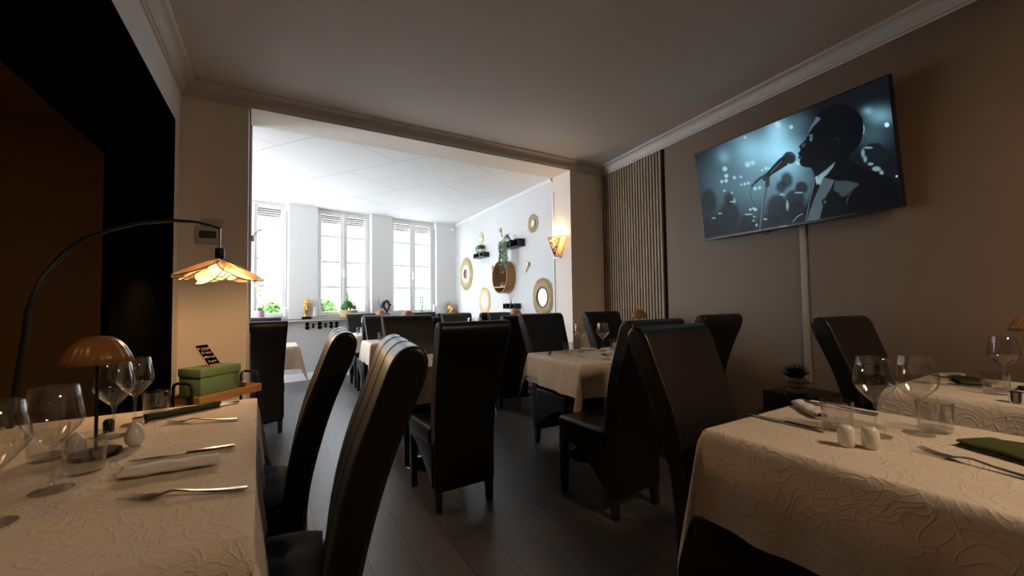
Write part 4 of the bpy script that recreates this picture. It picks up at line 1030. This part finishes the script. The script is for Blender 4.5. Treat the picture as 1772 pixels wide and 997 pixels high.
for k in range(190):
    a = rnd.uniform(0, 2*PI); r = rnd.uniform(0, .085); h = rnd.uniform(.09, .16)+.10*max(0, 1-r/.06); b = V((r*math.cos(a), r*math.sin(a)*.8, .085+(h-.085)*.6)); d = V((math.cos(a)*.6, math.sin(a)*.6, rnd.uniform(.5, 1.3))).normalized(); leaf(lf, b, d, rnd.uniform(.045, .085), .012, .2, 4)
for k in range(44):
    h = .1+k*.0052; a = k*2.4; leaf(lf, V((-.01+.002*math.sin(k), 0, h)), V((math.cos(a), math.sin(a), .9)).normalized(), .085*(1-k/60), .012, .3, 4)
lf.build('foliage', m_leaf, t, fix=False)
fl = MB()
for k in range(22):
    a = rnd.uniform(0, 6.28); c = V((.07*math.cos(a), .06*math.sin(a), rnd.uniform(.13, .2)))
    for q in range(4): leaf(fl, c, V((math.cos(q*1.57), math.sin(q*1.57), .3)), .012, .006, .1, 3)
fl.build('pale_rosettes', m_petal, t, fix=False); t.scale = (1.32,)*3
t = thing('tree_figurine', 'dark bronze twisted tree figurine with a heart-shaped gap on the ledge', 'figurine', ledge(1.705, .0))
MB().box((0, 0, .014), (.075, .05, .028), FANG).build('plinth', m_bronze, t, bevel=.003)
mb = MB()
mb.tube([(0, 0, .028), (.004, 0, .06), (-.018, 0, .09), (-.034, 0, .13), (-.02, 0, .165), (0, 0, .18)], [.018, .015, .014, .013, .013, .008], 8)
mb.tube([(0, 0, .05), (.02, 0, .08), (.036, 0, .115), (.03, 0, .15), (.01, 0, .175)], [.014, .013, .013, .013, .010], 8)
for c in ((-.045, .15), (.045, .14), (-.03, .175), (.025, .178), (0, .19), (-.05, .12)): mb.lathe([(0, -.016), (.013, -.009), (.017, 0), (.012, .010), (0, .015)], 10, (c[0], 0, c[1]))
mb.build('trunk', m_bronze, t, sharp=80)
mb = MB()
for s, k in ((-1, 1), (1, 1.25)):
    mb.tube([(s*.02, 0, .03)]+[(s*(.075*k*math.sin(q/7*2.4)+.02), 0, .04+.033*q) for q in range(1, 7)], [.0022]*5+[.0012]*2, 5)
mb.build('wire_branch', m_bronze, t); t.scale = (1.45,)*3
t = thing('potted_orchid', 'orchid with two broad bright leaves in a round grey pot on the right window ledge', 'plant', ledge(2.385, .0))
MB().lathe([(0, 0), (.03, 0), (.05, .018), (.056, .042), (.048, .07), (.036, .082), (.030, .078), (0, .07)], 28).build('pot', m_grey, t)
lf = MB(); leaf(lf, V((0, 0, .075)), V((.75, .05, .65)).normalized(), .24, .024, .15, 9); leaf(lf, V((0, 0, .075)), V((.15, .1, 1)).normalized(), .20, .022, .05, 9)
for a in (3.2, 3.8, 2.6, 0, 5.2): leaf(lf, V((0, 0, .075)), V((math.cos(a), math.sin(a)*.4, .5)).normalized(), .08, .010, .3, 5)
lf.build('leaves', m_leafl, t, fix=False)
for k, x in enumerate((-.025, .02)):
    MB().tube([(0, 0, .075), (x, 0, .17), (x*1.3, 0, .26), (x*.9, 0, .34)], .0022, 6).build('stem', m_branch, t)
    fl = MB()
    for q in range(3):
        c = V((x, -.005, .24+q*.045))
        for a in range(5): leaf(fl, c, V((math.cos(a*1.257), 0, math.sin(a*1.257))), .020, .009, .05, 3, V((0, 1, 0)))
    fl.build('blossom', m_petal, t, fix=False)
t = thing('head_figurine', 'gold serene head with curled hair and topknot on a dark plinth in the far corner', 'figurine', ledge(3.0, -.005))
MB().box((0, 0, .008), (.085, .06, .016), FANG).build('plinth', m_black, t, bevel=.002)
mb = MB(); n = 28; prof = [(.030, .018), (.026, .035), (.028, .045), (.042, .058), (.050, .080), (.052, .105), (.049, .128), (.040, .145)]
vs = []
for q, (r, z) in enumerate(prof):
    for i in range(n):
        a = 2*PI*i/n; y = -math.sin(a)*r*1.05
        if math.sin(a) > 0:
            if q in (4, 5): y -= .010*math.exp(-(math.cos(a)/.13)**2)
            if q == 3: y -= .004*math.exp(-(math.cos(a)/.3)**2)
        vs.append((r*math.cos(a)*.92, y, z))
mb.add(vs, [(q*n+i, q*n+(i+1) % n, (q+1)*n+(i+1) % n, (q+1)*n+i) for q in range(len(prof)-1) for i in range(n)]+[tuple(reversed(range(n))), tuple((len(prof)-1)*n+i for i in range(n))])
for s in (-1, 1): mb.tube([(s*.050, 0, .115), (s*.055, 0, .095), (s*.052, 0, .062)], [.006, .007, .006], 6)
mb.build('face', m_gold, t, sharp=60)
mb = MB()
for k in range(90):
    ph = .12+1.35*(k/90)**.6*1.0; a = k*2.4; z = .118+.045*math.cos(ph); r = .054*math.sin(ph)
    if z < .138 and math.sin(a) < -.3: continue
    mb.lathe([(0, -.004), (.0055, 0), (0, .0055)], 6, (r*math.cos(a), r*math.sin(a), z))
mb.lathe([(0, .150), (.030, .152), (.022, .170), (.014, .186), (.008, .205), (0, .216)], 14); mb.build('hair', m_goldd, t, sharp=70)
for s in (-1, 1):
    MB().lathe([(0, 0), (.010, .001), (0, .004)], 12, (s*.018, -.050, .103), Matrix.Rotation(PI/2, 4, 'X') @ Matrix.Scale(.35, 4, (0, 1, 0))).build('eyelid', m_goldd, t)
MB().lathe([(0, 0), (.011, .001), (0, .004)], 12, (0, -.050, .068), Matrix.Rotation(PI/2, 4, 'X') @ Matrix.Scale(.3, 4, (0, 1, 0))).build('lips', m_goldd, t); t.scale = (1.2,)*3
o = MB().lathe([(0, 0), (.035, 0), (.055, .012), (.062, .03), (.058, .031), (.05, .014), (0, .006)], 24, ).build('bowl', m_strawl, loc=ledge(3.12, -.03)); o.scale = (.6, .6, .8); tag(o, 'small pale bowl right of the gold head on the ledge', 'bowl')
o = MB().box(FP(3.09, -.05, 2.66), (.05, .07, .055), FANG).build('alarm_sensor', m_pvc, bevel=.008); tag(o, 'small white sensor high in the far corner', 'sensor')

# ------------------------------------------------------------------ mirrors, shelves and spoons on the far right wall
FA = V((3.094, 4.21, 0)); FDr = (V((3.18, 7.68, 0))-FA).normalized(); FNr = V((-FDr.y, FDr.x, 0))
if FNr.x > 0: FNr = -FNr
def WR(y, off=0, z=0): p = FA+FDr*((y-FA.y)/FDr.y)+FNr*off; return V((p.x, p.y, z))
WANG = math.atan2(FDr.y, FDr.x)
# local frame of a wall piece: X along the wall (away from us), Y out of the wall is -> use matrix
def wallthing(name, label, cat, y, z, grp=None):
    t = thing(name, label, cat, tuple(WR(y, 0, z)), 0, grp); t.rotation_euler = (PI/2, 0, WANG-PI); return t   # local z points out into the room? checked below
RTEST = (Matrix.Rotation(WANG-PI, 4, 'Z') @ Matrix.Rotation(PI/2, 4, 'X') @ V((0, 0, 1)))
OUT = 1 if RTEST.dot(FNr) > 0 else -1
def disc(mb, r, z0, z1, n=40): mb.lathe([(0, z0), (r, z0), (r, z1), (0, z1)] if OUT > 0 else [(0, -z1), (r, -z1), (r, -z0), (0, -z0)], n)
def ringm(mb, r0_, r1_, z0, z1, n=48):
    a, b = (z0, z1) if OUT > 0 else (-z1, -z0); mb.lathe([(r0_, a), (r1_, a), (r1_, b), (r0_, b), (r0_, a)], n)
def strands(mb, r0_, r1_, n, rad, z, seed, jit=.06):
    rnd = random.Random(seed)
    for i in range(n):
        a = 2*PI*i/n+rnd.uniform(-.01, .01); e = r1_*(1+rnd.uniform(-jit, jit*.4))
        mb.tube([(r0_*math.cos(a), r0_*math.sin(a), OUT*z), (.5*(r0_+e)*math.cos(a), .5*(r0_+e)*math.sin(a), OUT*(z+.006)), (e*math.cos(a), e*math.sin(a), OUT*z*.7)], [rad, rad*1.2, rad*.7], 4)
def mirror(label, y, z, R, r, kind):
    t = wallthing('round_mirror', label, 'mirror', y, z, None)
    m_ = MB(); disc(m_, r, .004, .014); m_.build('mirror_plate', m_mirror, t, sharp=30)
    b = MB(); disc(b, R*.9, .001, .004); 
    if kind == 'raffia':
        b.build('backing', m_raffw, t)
        s = MB(); strands(s, R*.52, R, 170, .0042, .016, 1, .07); s.build('outer_fringe', m_raffg, t)
        s = MB(); strands(s, r, R*.62, 130, .0038, .020, 2, .08); s.build('inner_fringe', m_raffw, t)
        q = MB(); ringm(q, r-.004, r+.012, .004, .03); q.build('rim', m_straw, t)
    elif kind == 'straw':
        b.build('backing', m_straw, t)
        s = MB(); strands(s, r+.01, R, 150, .0038, .014, 3, .035); s.build('straw_border', m_straw, t)
        q = MB(); ringm(q, r-.002, r+.014, .004, .026); q.build('rim', m_branch, t)
    elif kind == 'peach':
        b.build('backing', m_strawo, t); s = MB(); strands(s, r, R, 120, .0045, .012, 4, .05); s.build('straw_border', m_strawo, t)
    elif kind == 'sun':
        b.build('backing', m_strawl, t); s = MB(); strands(s, r, R, 70, .0035, .010, 5, .05); s.build('straw_border', m_strawl, t)
    elif kind == 'flower':
        s = MB()
        for i in range(10):
            a = 2*PI*i/10; c = V((.70*R*math.cos(a), .70*R*math.sin(a), OUT*.010))
            for k in (1, .72): s.tube([c+V((.28*R*k*math.cos(q*.55), .28*R*k*math.sin(q*.55), 0)) for q in range(13)], .0035, 5)
        s.build('cane_loops', m_straw, t); q = MB(); ringm(q, r-.002, r+.012, .0, .02); q.build('rim', m_goldd, t)
    return t
mirror('large round mirror with a white and golden raffia fringe near the far corner', 7.10, 1.735, .315, .085, 'raffia')
mirror('small pale straw sunburst mirror above the green ball plant', 6.42, 2.315, .115, .045, 'sun')
mirror('oval-looking round mirror with a peach straw border low on the wall', 6.29, 1.215, .235, .125, 'peach')
mirror('large round mirror with a brown straw border, nearest on the wall, reflecting greenery', 4.46, 1.245, .262, .128, 'straw')
mirror('small flower-shaped cane mirror high on the wall', 4.68, 2.278, .135, .052, 'flower')
t = wallthing('drum_mirror', 'round mirror in a deep wooden drum frame with an inner shelf', 'mirror', 5.45, 1.572)
q = MB(); ringm(q, .238, .250, .0, .15, 56); q.build('drum_frame', m_oak, t)
q = MB(); disc(q, .237, .002, .008, 56); q.build('mirror_plate', m_mirror, t)
q = MB(); q.box((0, -.155, OUT*.078), (.36, .010, .14)); q.build('inner_shelf', m_white, t)
p = WR(5.50, .07, 1.422); o = MB().lathe([(0, 0), (.03, 0), (.034, .02), (.02, .04), (.028, .06), (.012, .08), (0, .085)], 12).build('brass_ornament', m_goldd, loc=p); tag(o, 'small brass ornament inside the wooden drum mirror', 'ornament')
def cubeshelf(label, y0, y1, zt, h=.10, d=.12):
    t = thing('wall_shelf', label, 'shelf', tuple(WR((y0+y1)/2, 0, zt-h/2)), WANG, 'small black wall shelves')
    L = y1-y0; on = 1 if (Matrix.Rotation(WANG, 3, 'Z') @ V((0, 1, 0))).dot(FNr) > 0 else -1
    MB().box((0, on*d/2, -h/2+.006), (L, d, .012)).build('board', m_blackm, t, bevel=.001, seg=1)
    for s in (-1, 1):
        b = MB(); w = L*.30; x = s*(L/2-w/2)
        b.box((x, on*d/2, h/2-.006), (w, d, .012)); b.box((x, on*.006, 0), (w, .012, h-.024)); b.box((x-w/2+.006, on*d/2, 0), (.012, d, h-.024)); b.box((x+w/2-.006, on*d/2, 0), (.012, d, h-.024))
        b.build('cube_end', m_blackm, t, bevel=.001, seg=1)
    return t
cubeshelf('small black cube shelf carrying the green ball plant', 6.10, 6.50, 2.045, .085)
cubeshelf('black cube shelf with the trailing plant, highest on the wall', 4.92, 5.36, 2.10, .11)
cubeshelf('small black shelf low on the wall with the reed diffuser', 5.06, 5.40, 1.165, .08)
p = WR(6.32, .06, 1.973); t = thing('ball_plant', 'bushy green ball plant in a black pot on the small shelf', 'plant', tuple(p))
MB().lathe([(0, 0), (.032, 0), (.042, .075), (.036, .075), (0, .065)], 20).build('pot', m_blackm, t)
rnd = random.Random(12); lf = MB()
for k in range(620):
    d = V((rnd.gauss(0, 1), rnd.gauss(0, 1), rnd.gauss(0, 1)+.2)).normalized(); r = .10*rnd.uniform(.5, 1); leaf(lf, V((0, 0, .135))+V((d.x*r, d.y*r, d.z*r*.75)), (d+V((0, 0, .5))).normalized(), .028, .006, .2, 3)
lf.build('foliage', m_leaf, t, fix=False)
p = WR(5.18, .075, 2.003); t = thing('trailing_plant', 'long trailing plant hanging from a black pot on the upper shelf', 'plant', tuple(p))
MB().lathe([(0, 0), (.04, 0), (.052, .10), (.046, .10), (0, .088)], 20).build('pot', m_blackm, t)
lf = MB(); st = MB()
for k in range(17):
    a = rnd.uniform(0, 6.28); e = V((-.10-.03*rnd.random(), .10*math.sin(k*1.7)+.05, 0)); Ld = .50*rnd.uniform(.35, 1.0); pt = [V((.02*math.cos(a), .02*math.sin(a), .09)), V((e.x*.5, e.y*.5, .15+.04*rnd.random())), V((e.x, e.y, .08))]
    n = 12; w0 = rnd.uniform(0, 6)
    for q in range(1, n): pt.append(V((e.x+.012*math.sin(q*.9+w0), e.y+.015*math.cos(q*.8+w0), .08-Ld*q/n)))
    st.tube(pt, .0016, 4, cap=False)
    for c in pt[1:]:
        for _ in range(4):
            d = V((rnd.uniform(-1, 1), rnd.uniform(-1, 1), rnd.uniform(-.8, .4))).normalized(); leaf(lf, c+V((0, 0, rnd.uniform(-.02, .02))), d, rnd.uniform(.022, .038), .007, .3, 3)
st.build('stems', m_leafg, t); lf.build('leaves', m_leafg, t, fix=False)
p = WR(5.25, .06, 1.098); t = thing('reed_diffuser', 'black bottle reed diffuser on the low shelf', 'diffuser', tuple(p))
MB().lathe([(0, 0), (.024, 0), (.024, .05), (.012, .062), (.012, .09), (0, .09)], 18).build('bottle', m_blackm, t)
mb = MB()
for k in range(6): a = k*1.05; mb.tube([(0, 0, .085), (.045*math.cos(a), .06*math.sin(a), .21)], .0018, 5)
mb.build('reeds', m_branch, t)
def spoon(y, z, ang, label):
    t = wallthing('wall_spoon', label, 'ornament', y, z, 'brass spoons on the wall'); t.rotation_euler = (PI/2, ang, WANG-PI)
    mb = MB(); mb.lathe([(0, -.004), (.022, -.002), (.030, .006), (.026, .006), (.018, .001), (0, .000)], 16, (0, .05, OUT*.02), Matrix.Scale(1.25, 4, (0, 1, 0))); mb.build('bowl', m_goldd, t, sharp=60)
    MB().tube([(0, .02, OUT*.018), (0, -.03, OUT*.014), (0, -.08, OUT*.012)], [.005, .006, .009], 8).build('handle', m_goldd, t)
    MB().tube([(0, .0, 0), (0, .0, OUT*.018)], .004, 6).build('fixing_pin', m_goldd, t)
spoon(5.64, 2.30, math.radians(-24), 'brass spoon ornament, bowl up, high on the white wall')
spoon(4.84, 1.68, math.radians(32), 'brass spoon ornament leaning left, right of the trailing plant')
spoon(5.98, 1.72, math.radians(2), 'brass spoon ornament, upright, left of the wooden drum mirror')
